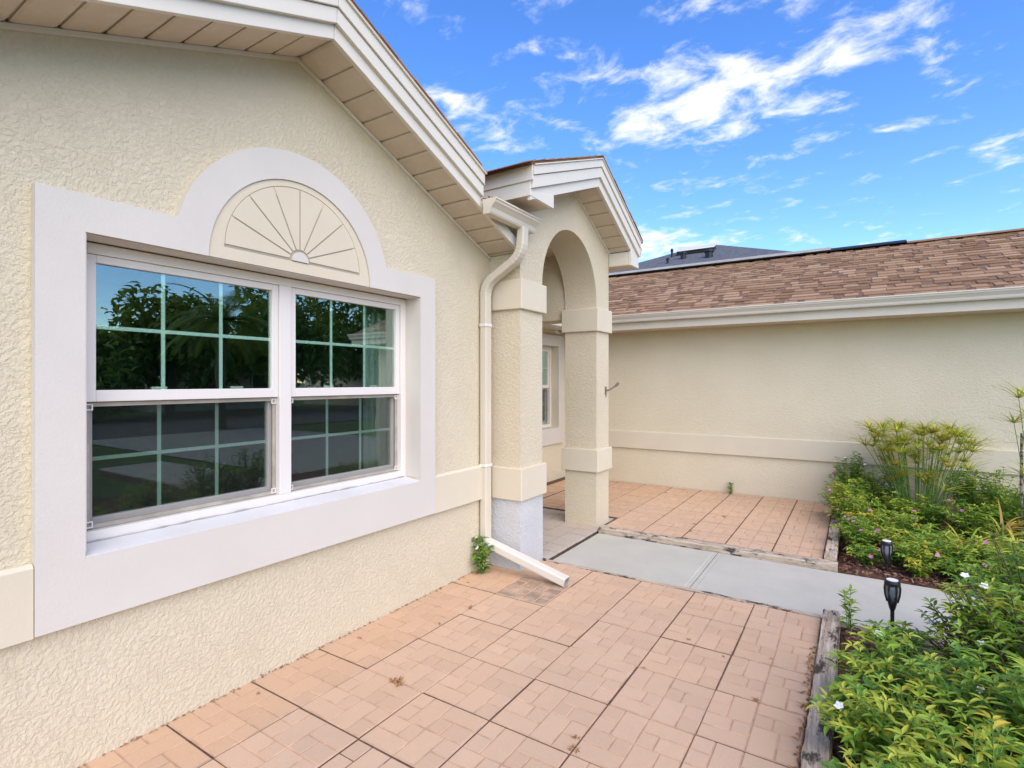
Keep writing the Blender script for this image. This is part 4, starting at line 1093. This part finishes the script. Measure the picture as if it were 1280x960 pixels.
strap_plant(1.12, 6.0, .18, 44, 303, 'rust and yellow strap-leaved plant with long arching leaves', ['leaf_rust', 'leaf_lime', 'leaf_yellow', 'leaf_rust'], .42)
strap_plant(1.10, 6.42, .26, 36, 304, 'orange-tinged spiky plant on a short stem behind the rust plant', ['leaf_rust', 'leaf_lime', 'leaf_rust', 'leaf_yellow'], .30)
sk = MB().tube([(1.325, 6.95, -.1), (1.325, 6.95, .55), (1.33, 6.955, 1.06)], [.014, .013, .012], 7).build('garden_stake', M['timber'])
sk['label'] = 'thin weathered grey garden stake standing near the wing wall'; sk['category'] = 'stake'

# weeds by the walls
bush(-2.545, 3.50, 0, .33, .075, 401, 'dark leafy weed with white flowers growing at the foot of the downspout', (8, 3, .3, 0, 0), .075, .030, 9, ('petal_white',), 4, name='weed')
bush(-1.44, 7.725, ZB, .16, .035, 402, 'little green weed growing out of the joint under the wing wall', (4, 5, 1, 0, 0), .055, .020, 4, (), 0, name='weed')

# ------------------------------------------------------------------ solar torch lamps
def torch(x, y, z, label):
    t = thing('torch_lamp', (x, y, z), label, 'garden lamp', 'solar torch lamps')
    MB().tube([(x, y, z - .1), (x, y, z + .24)], [.009, .011], 8).build('stake', M['black'], t)
    MB().lathe([(.010, .20), (.016, .215), (.022, .24), (.030, .275)], (x, y, z), 12).build('cup', M['black'], t, smooth=True)
    MB().lathe([(.026, .262), (.034, .30), (.036, .335), (.033, .36)], (x, y, z), 12).build('lens', M['panel'], t, smooth=True)
    for k in range(6):
        q = k * math.pi / 3
        c_, s_ = math.cos(q), math.sin(q)
        MB().tube([(x + c_ * r_, y + s_ * r_, z + h_) for r_, h_ in ((.026, .255), (.036, .295), (.0395, .335), (.036, .365))], .0055, 5).build('rib', M['black'], t)
    cp = MB().lathe([(.041, .358), (.042, .372), (.036, .384), (.012, .388)], (x, y, z), 14).build('cap', M['black'], t)
    MB().lathe([(.030, .3845), (.030, .389)], (x, y, z), 14).build('solar_cell', M['petal_white'], cp)
torch(.205, 5.33, -.135, 'black solar torch lamp among the yellow-tipped shrubs of the back bed')
torch(.18, 3.95, -.03, 'black solar torch lamp standing over the grey walkway by the front shrubs')

# ------------------------------------------------------------------ litter on the pavers
def litter(px, py, z, size, seed, n=7, kind='blossom'):
    rr = random.Random(seed); mb = MB()
    for k in range(n):
        a = rr.uniform(0, 6.28); p = V3((px + rr.uniform(-1, 1) * size * .4, py + rr.uniform(-1, 1) * size * .4, z + .003))
        mb.leaf(p, V3((math.cos(a), math.sin(a), rr.uniform(.05, .6))), V3((0, 0, 1)), size * rr.uniform(.35, .8), size * .16, 0, .3, rr.uniform(-.2, .6))
        mb.tube([p, p + V3((math.cos(a + 1), math.sin(a + 1), .25)) * size * .5], .0012, 3)
    o = mb.build('dry_sprig', M['dry'])
    o.location = (0, 0, 0)
    o['label'] = LIT; o['category'] = 'litter'; o['group'] = 'dry sprigs on the front patio'
LIT = 'small brown dried sprig lying on the terracotta pavers of the front patio'
for i, (x, y, s, n) in enumerate([(-1.0, 2.03, .035, 7), (-1.03, 2.11, .03, 6), (-1.99, 1.99, .055, 14), (-2.23, 2.93, .035, 6), (-2.24, 2.62, .022, 4), (-2.52, 3.28, .02, 4),
                                  (-.42, 2.83, .03, 6), (-.85, 3.27, .022, 5), (-.63, 3.18, .018, 4), (-.40, 3.30, .02, 4), (-2.53, 2.22, .022, 4), (-.97, 2.82, .016, 4), (-2.5, 1.55, .02, 4)]):
    litter(x, y, 0, s, 500 + i, n)
LIT = 'small brown dried sprig lying on the back patio pavers'
def lit_back(x, y, s, n, i):
    litter(x, y, ZB, s, 600 + i, n)
for i, (x, y, s, n) in enumerate([(-1.42, 5.55, .04, 6), (-1.45, 5.85, .04, 6), (-1.25, 6.35, .045, 7), (-2.2, 7.3, .04, 6)]): lit_back(x, y, s, n, i)
for o in bpy.data.objects:
    if o.get('label') == LIT: o['group'] = 'dry sprigs on the back patio'
# a line of dead leaves drifted along the timber and wall base
mb = MB(); rr = random.Random(77)
for _ in range(150):
    y_ = rr.uniform(1.6, 3.6); p = V3((-.196 - abs(rr.gauss(0, .012)), y_, .002 + rr.uniform(0, .012))); a = rr.uniform(0, 6.28)
    mb.leaf(p, V3((math.cos(a) * .5, math.sin(a), rr.uniform(-.1, .5))), V3((0, 0, 1)), rr.uniform(.015, .04), rr.uniform(.006, .014))
for _ in range(260):
    y_ = rr.uniform(.4, 3.6); p = V3((XW + .004 + abs(rr.gauss(0, .006)), y_, .001 + rr.uniform(0, .006))); a = rr.uniform(0, 6.28)
    mb.leaf(p, V3((math.cos(a) * .4, math.sin(a), rr.uniform(-.1, .4))), V3((0, 0, 1)), rr.uniform(.008, .026), rr.uniform(.004, .009))
o = mb.build('leaf_litter', M['dry']); o['kind'] = 'stuff'; o['label'] = 'brown leaf crumbs drifted along the patio timber and wall foot'; o['category'] = 'litter'
